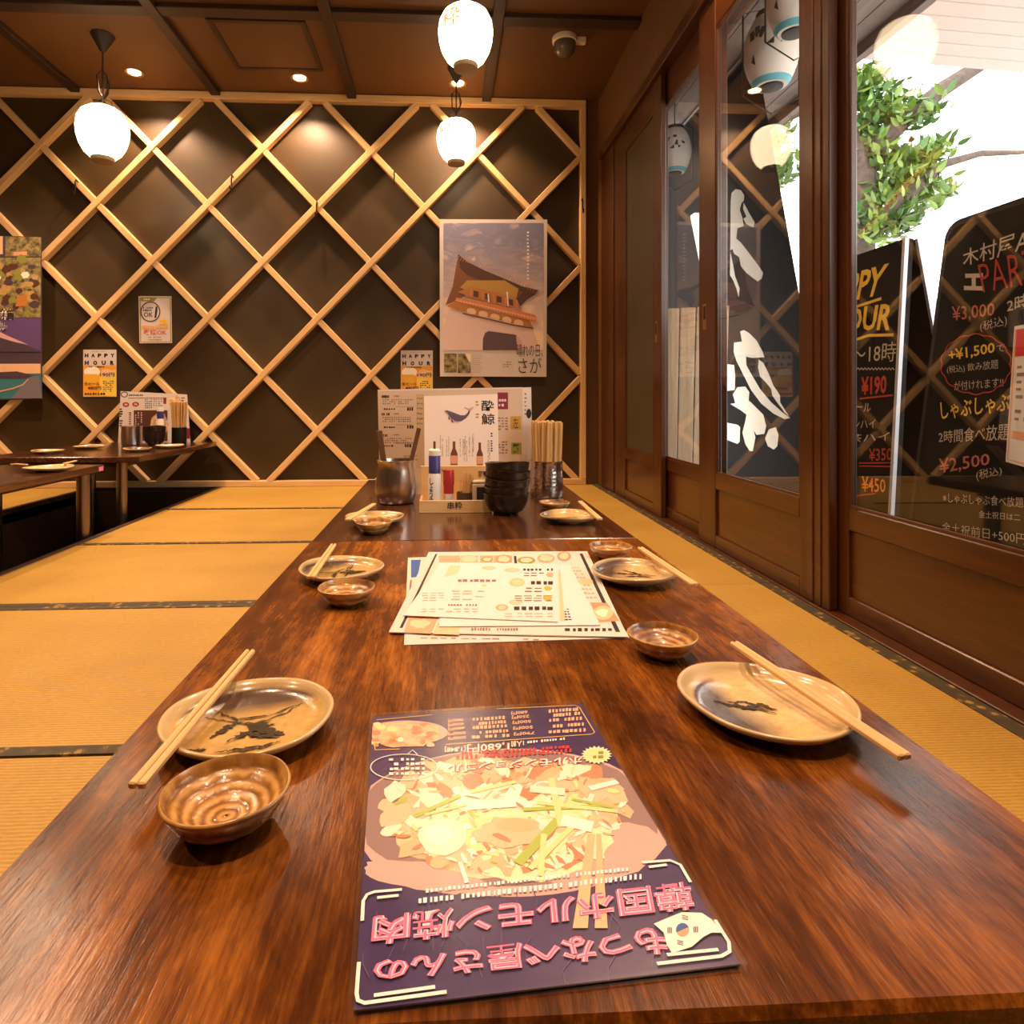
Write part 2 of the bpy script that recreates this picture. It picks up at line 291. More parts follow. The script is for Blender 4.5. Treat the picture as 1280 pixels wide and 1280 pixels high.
# ---------------------------------------------------------------- mesh helpers
class MB:
    def __init__(s): s.v = []; s.f = []
    def add(s, v, f):
        o = len(s.v); s.v += [tuple(p) for p in v]; s.f += [tuple(i + o for i in q) for q in f]; return s
    def box(s, x0, x1, y0, y1, z0, z1, mat=None):
        v = [Vector((x, y, z)) for z in (z0, z1) for x, y in ((x0, y0), (x1, y0), (x1, y1), (x0, y1))]
        if mat is not None: v = [mat @ p for p in v]
        return s.add(v, [(3, 2, 1, 0), (4, 5, 6, 7), (0, 1, 5, 4), (1, 2, 6, 5), (2, 3, 7, 6), (3, 0, 4, 7)])
    def prism(s, pts, z0, z1, mat=None):
        n = len(pts)
        a = sum(pts[i][0] * pts[(i + 1) % n][1] - pts[(i + 1) % n][0] * pts[i][1] for i in range(n))
        if a < 0: pts = pts[::-1]
        v = [Vector((p[0], p[1], z)) for z in (z0, z1) for p in pts]
        if mat is not None: v = [mat @ p for p in v]
        return s.add(v, [tuple(range(n - 1, -1, -1)), tuple(range(n, 2 * n))] + [(i, (i + 1) % n, n + (i + 1) % n, n + i) for i in range(n)])
    def lathe(s, prof, seg=32, wob=None, c=(0, 0, 0), closed=True):
        v = []
        for r, z in prof:
            for k in range(seg):
                a = 2 * PI * k / seg; w = wob(a, r, z) if wob else (1.0, 0.0)
                v.append((c[0] + r * w[0] * math.cos(a), c[1] + r * w[0] * math.sin(a), c[2] + z + w[1]))
        f = []
        for i in range(len(prof) - 1):
            for k in range(seg):
                k2 = (k + 1) % seg; f.append((i * seg + k, i * seg + k2, (i + 1) * seg + k2, (i + 1) * seg + k))
        if closed:
            f.append(tuple(range(seg - 1, -1, -1))); n = (len(prof) - 1) * seg; f.append(tuple(range(n, n + seg)))
        return s.add(v, f)
    def tube(s, pts, r, seg=8, cyc=False):
        pts = [Vector(p) for p in pts]; n = len(pts); v = []; rs = r if isinstance(r, (list, tuple)) else [r] * n
        for i, p in enumerate(pts):
            if cyc: t = pts[(i + 1) % n] - pts[i - 1]
            else: t = pts[min(i + 1, n - 1)] - pts[max(i - 1, 0)]
            t.normalize(); up = Vector((0, 0, 1)) if abs(t.z) < 0.9 else Vector((1, 0, 0))
            a = t.cross(up).normalized(); b = a.cross(t)
            for k in range(seg):
                g = 2 * PI * k / seg; v.append(p + a * (rs[i] * math.cos(g)) + b * (rs[i] * math.sin(g)))
        f = [(i * seg + k, i * seg + (k + 1) % seg, ((i + 1) % n) * seg + (k + 1) % seg, ((i + 1) % n) * seg + k) for i in range(n if cyc else n - 1) for k in range(seg)]
        if not cyc: f += [tuple(range(seg - 1, -1, -1)), tuple(range((n - 1) * seg, n * seg))]
        return s.add(v, f)
    def beam(s, p0, p1, w, h, up=Vector((0, 0, 1)), taper=1.0):
        p0, p1 = Vector(p0), Vector(p1); t = (p1 - p0).normalized(); a = t.cross(up).normalized(); b = a.cross(t)
        v = []
        for p, k in ((p0, 1.0), (p1, taper)):
            for i, j in ((-1, -1), (1, -1), (1, 1), (-1, 1)): v.append(p + a * (w / 2 * k * i) + b * (h / 2 * k * j))
        return s.add(v, [(0, 1, 2, 3), (7, 6, 5, 4), (0, 4, 5, 1), (1, 5, 6, 2), (2, 6, 7, 3), (3, 7, 4, 0)])
    def build(s, name, mat, parent=None, loc=None, rotz=0.0, smooth=None, bevel=0.0, fix=True):
        me = bpy.data.meshes.new(name); me.from_pydata(s.v, [], s.f)
        if bevel or fix:
            bm = bmesh.new(); bm.from_mesh(me)
            if bevel: bmesh.ops.bevel(bm, geom=[e for e in bm.edges if len(e.link_faces) == 2 and e.calc_face_angle(0) > 0.6], offset=bevel, segments=1, affect='EDGES', profile=0.5)
            if fix: bmesh.ops.recalc_face_normals(bm, faces=bm.faces)
            bm.to_mesh(me); bm.free()
        if smooth is not None:
            for p in me.polygons: p.use_smooth = True
            me.set_sharp_from_angle(angle=math.radians(smooth))
        me.materials.append(M[mat] if isinstance(mat, str) else mat)
        o = bpy.data.objects.new(name, me); COL.objects.link(o)
        if parent is not None: o.parent = parent
        if loc is not None: o.location = loc
        o.rotation_euler.z = rotz
        return o
def tag(o, label, cat, group=None):
    o['label'] = label; o['category'] = cat
    if group: o['group'] = group
    return o
def struct(o, label=None):
    o['kind'] = 'structure'
    if label: o['label'] = label
    return o
def empty(name, loc=(0, 0, 0), rotz=0.0, mat=None):
    o = bpy.data.objects.new(name, None); COL.objects.link(o); o.empty_display_size = 0.05
    if mat is not None: o.matrix_world = mat
    else: o.location = loc; o.rotation_euler.z = rotz
    return o
def copy_tree(o, parent=None):
    c = o.copy(); COL.objects.link(c)
    if parent is not None: c.parent = parent
    for ch in [x for x in S.objects if x.parent == o]: copy_tree(ch, c)
    return c
def box(name, x0, x1, y0, y1, z0, z1, mat, parent=None, bevel=0.0):
    return MB().box(x0, x1, y0, y1, z0, z1).build(name, mat, parent, bevel=bevel)

# ---------------------------------------------------------------- flat print
_tc = {}
_fc = bpy.data.curves.new('print_font', 'FONT'); _fo = bpy.data.objects.new('print_font', _fc); COL.objects.link(_fo)
def glyphs(body, bold=0.0, shear=0.0, space=1.0, line=1.0):
    k = (body, bold, shear, space, line)
    if k not in _tc:
        _fc.body = body; _fc.offset = bold; _fc.shear = shear; _fc.space_character = space; _fc.space_line = line; _fc.align_x = 'LEFT'; _fc.resolution_u = 2
        bpy.context.view_layer.update(); dg = bpy.context.evaluated_depsgraph_get()
        me = bpy.data.meshes.new_from_object(_fo.evaluated_get(dg))
        vs = [(v.co.x, v.co.y) for v in me.vertices]; fs = [tuple(p.vertices) for p in me.polygons]; bpy.data.meshes.remove(me)
        x0 = min(p[0] for p in vs); x1 = max(p[0] for p in vs); y0 = min(p[1] for p in vs); y1 = max(p[1] for p in vs)
        _tc[k] = ([((p[0] - x0) / (x1 - x0), (p[1] - y0) / (y1 - y0)) for p in vs], fs)
    return _tc[k]
class Sheet:
    """A flat thing with its own frame: local X right, local Y up, local Z out of its face."""
    def __init__(s, o, x, y):
        s.o = Vector(o); s.x = Vector(x).normalized(); y = Vector(y); y = (y - s.x * y.dot(s.x)).normalized(); s.y = y; s.n = s.x.cross(s.y)
        s.mat = Matrix(((s.x.x, s.y.x, s.n.x, s.o.x), (s.x.y, s.y.y, s.n.y, s.o.y), (s.x.z, s.y.z, s.n.z, s.o.z), (0, 0, 0, 1)))
        s.ink = {}; s.clip = None; s.step = 0.00025; s.cnt = 0
    def px(s, u, v):
        d = hit(u, v, s.o, s.n) - s.o; return (d.dot(s.x), d.dot(s.y))
    def obj(s, name, pts, thick, mat, bevel=0.0):
        o = MB().prism(pts, -thick, 0).build(name, mat, bevel=bevel); o.matrix_world = s.mat; s.top = o; return o
    def _b(s, name, mat): return s.ink.setdefault((name, mat), MB())
    def z(s, layer):
        s.cnt += 1; return layer * s.step + s.cnt * s.step * .03
    def poly(s, pts, mat, layer=1, name='print', local=False):
        p = pts if local else [s.px(*q) for q in pts]
        if s.clip:
            a, b, c, d = s.clip; p = [(min(max(x, a), b), min(max(y, c), d)) for x, y in p]
        n = len(p); a = sum(p[i][0] * p[(i + 1) % n][1] - p[(i + 1) % n][0] * p[i][1] for i in range(n))
        if a < 0: p = p[::-1]
        z = s.z(layer); s._b(name, mat).add([(x, y, z) for x, y in p], [tuple(range(n))]); return s
    def box(s, u0, v0, u1, v1, mat, layer=1, name='print'):
        return s.poly([(u0, v0), (u1, v0), (u1, v1), (u0, v1)], mat, layer, name)
    def ell(s, u, v, ru, rv, mat, layer=1, name='print', n=28, wob=0.0):
        return s.poly([(u + ru * math.cos(2 * PI * k / n) * (1 + wob * random.uniform(-1, 1)), v + rv * math.sin(2 * PI * k / n) * (1 + wob * random.uniform(-1, 1))) for k in range(n)], mat, layer, name)
    def line(s, pts, w, mat, layer=1, name='print', local=False):
        p = [Vector(q if local else s.px(*q)) for q in pts]; v = []; n = len(p); z = s.z(layer)
        for i in range(n):
            t = (p[min(i + 1, n - 1)] - p[max(i - 1, 0)]).normalized(); nn = Vector((-t.y, t.x)) * (w / 2)
            v += [(*(p[i] + nn), z), (*(p[i] - nn), z)]
        s._b(name, mat).add(v, [(2 * i, 2 * i + 1, 2 * i + 3, 2 * i + 2) for i in range(n - 1)]); return s
    def text(s, body, q, mat, layer=2, bold=0.0, name='lettering', shear=0.0, space=1.0, line=1.0):
        """q: reading-order corners TL, TR, BR, BL in photo pixels, or a box u0, v0, u1, v1"""
        if len(q) == 4 and not isinstance(q[0], (tuple, list)): q = [(q[0], q[1]), (q[2], q[1]), (q[2], q[3]), (q[0], q[3])]
        tl, tr, br, bl = [Vector(s.px(*p)) for p in q]
        vs, fs = glyphs(body, bold, shear, space, line); z = s.z(layer)
        out = []
        for x, y in vs:
            p = (bl * (1 - x) + br * x) * (1 - y) + (tl * (1 - x) + tr * x) * y; out.append((p.x, p.y, z))
        s._b(name, mat).add(out, fs); return s
    def rows(s, q, n, mat, layer=2, fill=0.55, name='small_print', jag=0.25, col=None):
        """rows of print too small to read: short dashes"""
        if not isinstance(q[0], (tuple, list)): q = [(q[0], q[1]), (q[2], q[1]), (q[2], q[3]), (q[0], q[3])]
        tl, tr, br, bl = [Vector(s.px(*p)) for p in q]; b = s._b(name, mat); z = s.z(layer)
        ncol = col or max(3, int((tr - tl).length / max(1e-5, (bl - tl).length) * n * 0.9))
        for i in range(n):
            end = 1 - random.random() * jag
            for k in range(ncol):
                if k / ncol > end or random.random() < 0.10: continue
                a0, a1 = k / ncol + 0.003, (k + random.uniform(0.5, 0.88)) / ncol
                d = random.uniform(0, 0.12) / n; y0, y1 = (i + (1 - fill) / 2) / n + d, (i + (1 + fill) / 2) / n - random.uniform(0, 0.12) / n
                f = lambda x, y: (tl * (1 - x) + tr * x) * (1 - y) + (bl * (1 - x) + br * x) * y
                p = [f(a0, y0), f(a0, y1), f(a1, y1), f(a1, y0)]
                b.add([(w.x, w.y, z) for w in p], [(0, 1, 2, 3)])
        return s
    def done(s):
        for (name, mat), b in s.ink.items():
            o = b.build(name, mat, s.top, fix=False)
            if name.split('_')[-1] in ('picture', 'print', 'price', 'line', 'badge', 'flag', 'wisp', 'bar') or name == 'price_lettering': o['kind'] = 'stuff'
        return s.top
def wall_sheet(y, u, v): return Sheet(ony(u, v, y), (1, 0, 0), (0, 0, 1))
def rect_pts(w, h): return [(-w / 2, -h / 2), (w / 2, -h / 2), (w / 2, h / 2), (-w / 2, h / 2)]

# ================================================================ ROOM
WY, CZ, LX, RX, BY = 4.65, 2.79, -4.7, 1.115, -2.4
ZT = 0.32
# ---- floor: sub-floor, tatami mats, pits
PIT1 = (-2.46, -1.60, -1.6, 4.60); PIT2 = (-0.20, 0.34, 0.35, 2.42)
fl = struct(empty('floor', (0, 0, 0)))
sf = MB()
for x0, x1, y0, y1 in ((LX, PIT1[0], BY, WY), (PIT1[1], PIT2[0], BY, WY), (PIT2[0], PIT2[1], BY, PIT2[2]), (PIT2[0], PIT2[1], PIT2[3], WY), (PIT2[1], RX, BY, WY), (PIT1[0], PIT1[1], BY, PIT1[2])):
    sf.box(x0, x1, y0, y1, -0.08, -0.028)
sf.build('subfloor', 'dark_wood', fl)
for px in (PIT1, PIT2):
    x0, x1, y0, y1 = px; p = MB()
    p.box(x0 - .02, x1 + .02, y0, y1, -0.47, -0.42)
    p.box(x0 - .02, x0, y0, y1, -0.42, -0.03); p.box(x1, x1 + .02, y0, y1, -0.42, -0.03); p.box(x0, x1, y0 - .02, y0, -0.42, -0.03); p.box(x0, x1, y1, y1 + .02, -0.42, -0.03)
    p.build('pit_lining', 'dark_wood', fl)
    # wooden lip round the pit
    t = 0.03; lip = MB()
    lip.box(x0 - t, x0, y0, y1, -0.028, 0.001); lip.box(x1, x1 + t, y0, y1, -0.028, 0.001)
    lip.build('pit_lip', 'dark_wood', fl, bevel=.002)
def mat_tat(x0, x1, y0, y1, bands):
    o = box('tatami_mat', x0 + .0012, x1 - .0012, y0 + .0012, y1 - .0012, -0.028, random.uniform(-.0012, 0.0), 'tatami', fl, bevel=.002)
    for b in bands:
        w = .030
        if b == 'y0': r = (x0 + .0012, x1 - .0012, y0 + .0013, y0 + w)
        if b == 'y1': r = (x0 + .0012, x1 - .0012, y1 - w, y1 - .0013)
        if b == 'x0': r = (x0 + .0013, x0 + w + .012, y0 + .0012, y1 - .0012)
        if b == 'x1': r = (x1 - w - .012, x1 - .0013, y0 + .0012, y1 - .0012)
        box('edge_band', *r, -0.004, 0.0016, 'heri', o)
    return o
ys = [-2.35, -1.5, -0.5, 0.33, 1.161, 1.99, 2.816, 3.68, 4.62]
for i in range(len(ys) - 1):
    mat_tat(PIT1[1] + .03, PIT2[0] - .03, ys[i], ys[i + 1], ('y0',) if i not in (4,) else ('y0', 'y1'))
for y0, y1 in ((-1.44, 0.36), (0.36, 2.12), (2.12, 3.88), (3.88, 4.62)):
    mat_tat(PIT2[1] + .03, 1.108, y0, y1, ('x1',))
mat_tat(PIT2[0] - .03, PIT2[1] + .03, 2.44, 4.62, ())
mat_tat(PIT2[0] - .03, PIT2[1] + .03, -2.35, 0.33, ())
for i in range(len(ys) - 1):
    mat_tat(-4.0, PIT1[0] - .03, ys[i], ys[i + 1], ('y0',))
# ---- walls and ceiling
wbk = struct(box('wall_back', LX - .1, 1.4, WY, WY + .12, -0.5, CZ + .1, 'wall_dark'))
struct(box('wall_left', LX - .1, LX, BY, WY, -0.5, CZ + .1, 'plaster'))
struct(box('wall_rear', LX - .1, 1.4, BY - .1, BY, -0.5, CZ + .1, 'plaster'))
box('plaster_return', 1.025, 1.16, WY - .035, WY - .001, 0, CZ, 'plaster', wbk)
wr = struct(box('wall_right', RX, 1.36, BY, WY, 2.375, CZ + .1, 'plaster'))
box('plaster_pier', RX, 1.36, BY, 0.30, -0.3, 2.375, 'plaster', wr)
box('plaster_end', RX, 1.36, 4.50, WY, -0.3, 2.375, 'plaster', wr)
ce = struct(box('ceiling', LX, 1.36, BY, WY, CZ, CZ + .08, 'ceiling'))
def oncl(u, v): return onz(u, v, CZ)
for x in (-3.53, -2.57, -1.61, -0.66, 0.30):
    box('batten', x - .032, x + .032, BY, WY - .005, CZ - .035, CZ + .002, 'batten', ce, bevel=.003)
for y in (3.62, 2.3, 0.98, -0.34):
    box('batten', LX, RX, y - .045, y + .045, CZ - .028, CZ + .002, 'batten', ce, bevel=.003)
h0, h1 = oncl(278, 38), oncl(402, 90)
hx0, hx1, hy0, hy1 = -1.33, -0.83, 3.74, 4.24
ha = box('access_hatch', hx0, hx1, hy0, hy1, CZ - .006, CZ + .004, 'ceiling', ce)
for r in ((hx0 - .03, hx1 + .03, hy0 - .03, hy0), (hx0 - .03, hx1 + .03, hy1, hy1 + .03), (hx0 - .03, hx0, hy0, hy1), (hx1, hx1 + .03, hy0, hy1)):
    box('hatch_trim', *r, CZ - .010, CZ + .002, 'batten', ha)
# lintel and sill
struct(MB().box(1.095, 1.30, 0.30, 4.50, 2.315, 2.378).build('trim_1', 'door_wood', bevel=.004))
struct(MB().box(1.109, 1.30, 0.30, 4.50, -0.3, 0.006).build('trim_2', 'door_wood', bevel=.002))

# ---- sliding doors
GZ0, GZ1, DZ1 = 0.315, 2.165, 2.315
def sliding_door(name, x0, x1, y0, y1, g0, g1, opaque=False):
    """y0..y1 the leaf, g0..g1 the pane opening"""
    d = struct(empty(name, ((x0 + x1) / 2, (y0 + y1) / 2, 0)))
    c = Vector(d.location)
    def bx(n, a0, a1, b0, b1, z0, z1, m, bevel=.003):
        return MB().box(a0 - c.x, a1 - c.x, b0 - c.y, b1 - c.y, z0, z1).build(n, m, d, bevel=bevel)
    bx('stile', x0, x1, y0, g0, 0.006, DZ1, 'door_wood'); bx('stile', x0, x1, g1, y1, 0.006, DZ1, 'door_wood')
    bx('top_rail', x0 + .001, x1 - .001, g0, g1, GZ1, DZ1, 'door_panel'); bx('bottom_rail', x0 + .001, x1 - .001, g0, g1, 0.006, 0.06, 'door_panel')
    bx('middle_rail', x0 + .001, x1 - .001, g0, g1, GZ0 - .065, GZ0, 'door_panel')
    bx('lower_panel', x0 + .010, x1 - .010, g0, g1, 0.06, GZ0 - .065, 'door_panel', 0)
    xm = (x0 + x1) / 2
    if opaque: bx('opaque_panel', xm - .004, xm + .004, g0, g1, GZ0, GZ1, 'grey_glass', 0)
    else: bx('glass_pane', xm - .0025, xm + .0025, g0, g1, GZ0, GZ1, 'glass', 0)
    for (b0, b1, z0, z1) in ((g0, g1, GZ0, GZ0 + .009), (g0, g1, GZ1 - .009, GZ1), (g0, g0 + .009, GZ0 + .009, GZ1 - .009), (g1 - .009, g1, GZ0 + .009, GZ1 - .009)):
        bx('glazing_bead', x0 + .004, x0 + .012, b0, b1, z0, z1, 'door_wood', .001)
    return d
TH = .028
XI, XO = 1.120, 1.152           # inner faces of the two tracks
yi = lambda u: onx(u, 500, XI).y
yo = lambda u: onx(u, 500, XO).y
door1 = sliding_door('door_1', XO, XO + TH, 0.32, yo(1028), 0.46, yo(1060))
door2 = sliding_door('door_2', XI, XI + TH, yi(1036), yi(873.5), yi(999), yi(894))
door3 = sliding_door('door_3', XO, XO + TH, onx(909.5, 500, XO + TH).y, yo(813), yo(879), yo(829))
door4 = sliding_door('door_4', XI, XI + TH, yi(826), yi(768), yi(816), yi(781), True)
for d, x, yy, zz in ((door2, XI, yi(881), onx(881, 396, XI).z), (door4, XI, yi(820.5), onx(820.5, 415, XI).z)):
    c = d.location
    p = MB().box(x - .002 - c.x, x + .001 - c.x, yy - .018 - c.y, yy + .018 - c.y, zz - .055, zz + .055).build('finger_pull', 'brass', d, bevel=.001)
    MB().box(x - .0032 - c.x, x - .0018 - c.x, yy - .009 - c.y, yy + .009 - c.y, zz - .012, zz + .045).build('pull_recess', 'black_metal', p)
box('door_jamb', XI - .008, 1.30, yi(768), 4.505, 0.006, DZ1, 'door_wood', wr, .003)
# door_2: grooved edge strips on the pillar
for u0, u1 in ((1010, 1017), (1022, 1027)):
    c = door2.location
    MB().box(XI - .004 - c.x, XI + .004 - c.x, yi(u1) - c.y, yi(u0) - c.y, 0.01, DZ1 - .002).build('edge_groove_strip', 'door_panel', door2, bevel=.0015)

# ================================================================ LATTICE
LF = WY - .052
lat = tag(empty('lattice_screen', (-1.8, WY - .03, 0)), 'pale pine diagonal lattice covering the whole dark back wall', 'lattice')
lo = lat.location
x0, x1, z0, z1 = LX + .02, 0.985, 0.035, 2.735
def lat_box(name, a0, a1, b0, b1, c0, c1, m): MB().box(a0 - lo.x, a1 - lo.x, b0 - lo.y, b1 - lo.y, c0, c1).build(name, m, lat, bevel=.003)
lat_box('top_rail', LX + .01, 1.022, WY - .062, WY - .001, 2.735, 2.786, 'pine')
lat_box('bottom_rail', LX + .01, 1.022, WY - .06, WY - .001, 0.0, 0.042, 'pine')
lat_box('right_post', 0.982, 1.022, WY - .062, WY - .001, 0.042, 2.735, 'pinev')
SX, SZ, NX, NZ = 0.7627, 0.80, 0.2358, 2.39
k = SZ / SX
for sgn in (-1, 1):
    for m_ in range(-14, 10):
        f = lambda x: NZ + sgn * k * (x - NX) + SZ * m_
        pts = []
        for x in (x0, x1):
            if z0 <= f(x) <= z1: pts.append((x, f(x)))
        for z in (z0, z1):
            x = NX + sgn * (z - NZ - SZ * m_) / k
            if x0 < x < x1: pts.append((x, z))
        if len(pts) < 2: continue
        pts.sort(); (xa, za), (xb, zb) = pts[0], pts[-1]
        if math.hypot(xb - xa, zb - za) < .05: continue
        L_ = math.hypot(xb - xa, zb - za); a = math.atan2(zb - za, xb - xa)
        dp = .042 if sgn < 0 else .050
        o = MB().box(-L_ / 2, L_ / 2, -dp + .02, .029 - .0005, -.021, .021).build('lattice_strip', 'pine', lat, bevel=.003)
        o.location = ((xa + xb) / 2 - lo.x, 0, (za + zb) / 2); o.rotation_euler = (0, -a, 0)
HK = [(95, 236, 'black S-hook on the lattice strip left of the leftmost complete lantern'), (290, 230, 'black S-hook on a lattice strip above the centre of the wall, below the ceiling hatch'),
      (396, 263, 'black S-hook hanging at the lattice crossing midway along the wall'), (493, 223, 'black S-hook on the lattice strip left of the far lantern over the table'), (728, 259, 'black hook on the upright pine post at the right end of the lattice')]
for u, v, lab in HK:
    p = ony(u, v, WY - .085); h = MB()
    h.tube([(0, .028, .055), (0, .0, .062), (0, -.012, .045), (0, -.012, -.02), (0, -.022, -.045), (0, -.04, -.045), (0, -.048, -.025)], .005, 8)
    tag(h.build('wall_hook', 'black_metal', loc=p, smooth=40), lab, 'hook')

# ================================================================ LIGHT FITTINGS
def spot(loc, w, ang=125, parent=None, r=.04):
    l = bpy.data.lights.new('downlight_beam', 'SPOT'); l.energy = w; l.color = WARM; l.spot_size = math.radians(ang); l.spot_blend = 0.5; l.shadow_soft_size = r
    o = bpy.data.objects.new('downlight_beam', l); COL.objects.link(o); o.location = loc
    if parent: o.parent = parent
DL = [(-2.06, 4.36, 'recessed downlight left of the ceiling hatch, above the white lantern', 1.0), (-0.98, 4.38, 'recessed downlight just behind the ceiling hatch', 1.0), (0.09, 4.40, 'recessed downlight above the far lantern at the wall', 1.0),
      (-2.10, 3.42, 'recessed downlight with bright glare in the top left ceiling panel', 1.0), (-1.74, 2.62, 'recessed downlight over the left seating pit', 0.9), (-0.95, 1.35, 'recessed downlight over the tatami aisle beside the table', 0.9), (0.78, 2.2, 'recessed downlight over the matting strip by the glass doors', 0.9),
      (0.05, 0.2, 'recessed downlight over the near end of the table', 0.9), (0.85, 0.9, 'recessed downlight by the nearest sliding door', 0.6), (-2.1, 0.4, 'recessed downlight over the near end of the left pit', 0.8), (-3.4, 3.4, 'recessed downlight over the far left matting', 0.8)]
for x, y, lab, k_ in DL:
    d = tag(empty('downlight', (x, y, CZ)), lab, 'downlight')
    MB().lathe([(.030, .012), (.046, -.001), (.058, -.004), (.060, .002), (.048, .010)], 28).build('ring', 'ring', d, smooth=40)
    MB().lathe([(.0015, -.0022), (.040, -.0022), (.042, .004), (.0015, .006)], 24).build('lamp_lens', 'bulb', d, smooth=40)
    spot((0, 0, -.012), SPOT_W * k_, parent=d)
PROF = [(0, 0.0), (.045, .003), (.062, .012), (.090, .045), (.112, .095), (.124, .150), (.128, .205), (.122, .260), (.104, .305), (.078, .332), (.050, .345), (.02, .348)]
def lprof(z):
    for (r0, a), (r1, b) in zip(PROF, PROF[1:]):
        if a <= z <= b: return r0 + (r1 - r0) * (z - a) / (b - a)
    return .05
def lantern(x, y, zc, lab, sc=1.0):
    L = tag(empty('paper_lantern', (x, y, zc - .14 * sc)), lab, 'lantern', 'lit paper lanterns hanging from the ceiling')
    prof = []
    n = 44
    for i in range(n + 1):
        z = .006 + (.342 - .006) * i / n; prof.append((lprof(z) + (.0012 if i % 2 else -.0006), z))
    sh = MB().lathe(prof, 40).build('lantern_shade', 'lantern', L, smooth=60)
    cap = MB().lathe([(.050, -.016), (.056, -.014), (.058, .010), (.052, .012), (.048, -.004)], 32).build('bottom_cap', 'cap', L, smooth=40)
    MB().lathe([(.045, .338), (.050, .340), (.050, .352), (.030, .356)], 28).build('top_cap', 'cap', L, smooth=40)
    w = MB()
    w.tube([(-.05, 0, .345), (-.045, 0, .385), (0, 0, .405), (.045, 0, .385), (.05, 0, .345)], .0022, 6)
    w.tube([(0, .008, .405), (-.026, .008, .46), (-.030, .0, .56), (-.005, 0, .60), (.022, 0, .56), (.026, 0, .47), (.004, 0, .405)], .0045, 6)
    w.tube([(.004, 0, .40), (.02, .01, .44), (.034, .0, .50), (.022, 0, .545), (0, 0, .54)], .004, 6)
    w.build('wire_loop', 'wire', L, smooth=50)
    top = (CZ - (zc - .14 * sc)) / (sc * .8)
    MB().tube([(0, 0, .35), (0, 0, .54), (0, 0, top - .06)], .0045, 8).build('cord', 'wire', L, smooth=50)
    MB().lathe([(.012, top - .115), (.060, top - .004), (.058, top)], 24).build('ceiling_rose', 'wire', L, smooth=40)
    vs, fs = glyphs('粋', .012)
    g = MB(); out = []
    a0 = -PI / 2 - .62
    for px, py in vs:
        z = .165 + .12 * py; a = a0 + (px - .5) * .75; r = lprof(z) + .0022; out.append((r * math.cos(a), r * math.sin(a), z))
    g.add(out, fs).build('brush_character', 'lantern_ink', sh)
    L.scale = (sc, sc, sc * .8)
    return L
lantern(0.0975, 3.0, 0.63 + 1.69, 'egg-shaped paper lantern over the table, higher and nearer than its twin')
lantern(0.075, 4.2, 0.63 + 1.68, 'smaller-looking egg-shaped paper lantern close to the wall above the temple poster')
lantern(-2.035, 3.92, 0.63 + 1.575, 'white paper lantern under a conical ceiling rose, above the happy hour poster on the left', 1.12)
lantern(-2.12, 2.8, 0.63 + 1.58, 'paper lantern cut off by the left edge of the picture')
lantern(0.0975, 1.45, 0.63 + 1.69, 'paper lantern above the near half of the long table')

sd = tag(empty('motion_sensor', (*oncl(706, 47).xy, CZ)), 'round ceiling motion sensor with dark dome near the door side', 'sensor')
MB().lathe([(.072, .001), (.075, -.004), (.074, -.030), (.066, -.034)], 32).build('sensor_base', 'sensor', sd, smooth=40)
MB().lathe([(.066, -.030), (.066, -.055), (.058, -.085), (.038, -.108), (.012, -.118)], 32).build('sensor_dome', 'sensor_dome', sd, smooth=60)
MB().box(.070, .125, -.018, .018, -.034, 0.001).build('side_bracket', 'sensor', sd, bevel=.002)

# ================================================================ TABLES
def table(name, x0, x1, y0, y1, zt, mat, lab, legs, th=.032, zleg=-0.42, rail=True):
    t = tag(empty(name, ((x0 + x1) / 2, (y0 + y1) / 2, zleg)), lab, 'table'); c = t.location
    MB().box(x0 - c.x, x1 - c.x, y0 - c.y, y1 - c.y, zt - th - c.z, zt - c.z).build('tabletop', mat, t, bevel=.004)
    for lx, ly in legs:
        MB().lathe([(.027, 0), (.027, zt - th - c.z)], 20, c=(lx - c.x, ly - c.y, 0)).build('leg', 'leg_steel', t, smooth=40)
    if rail:
        MB().box(x0 - c.x + .12, x1 - c.x - .12, y0 - c.y + .10, y1 - c.y - .10, zt - th - c.z - .03, zt - th - c.z).build('under_frame', 'dark_wood', t)
    return t
table('low_table', -0.291, 0.4265, 0.315, 1.395, ZT, 'table', 'long dark red-brown wooden low table in the foreground, laid for four', [(-.14, .50), (.28, .50), (-.14, 1.25), (.28, 1.25)])
table('low_table', -0.291, 0.4265, 1.399, 2.44, ZT - .001, 'table_far', 'darker glossy low table butted against the far end of the foreground one', [(-.14, 1.55), (.28, 1.55), (-.14, 2.3), (.28, 2.3)])
table('low_table', -2.38, -1.575, 1.2, 3.05, ZT, 'table_far', 'dark wooden low table at the left edge with one white dish and steel legs', [(-1.645, 3.0), (-2.30, 3.0), (-1.645, 1.35), (-2.30, 1.35)])
tB = [o for o in S.objects if o.get('label', '').startswith('dark wooden low table at the left edge')][0]
c = tB.location
MB().box(-1.5765 - c.x, -1.5735 - c.x, 3.0 - c.y, 3.035 - c.y, ZT - .026 - c.z, ZT - .006 - c.z).build('pink_tape', 'pink_tape', tB)
table('low_table', -2.42, -1.60, 3.44, 4.575, ZT, 'table_far', 'dark wooden low table against the back wall with menus and cups on it', [(-1.733, 3.53), (-2.385, 3.53), (-2.385, 4.45)])

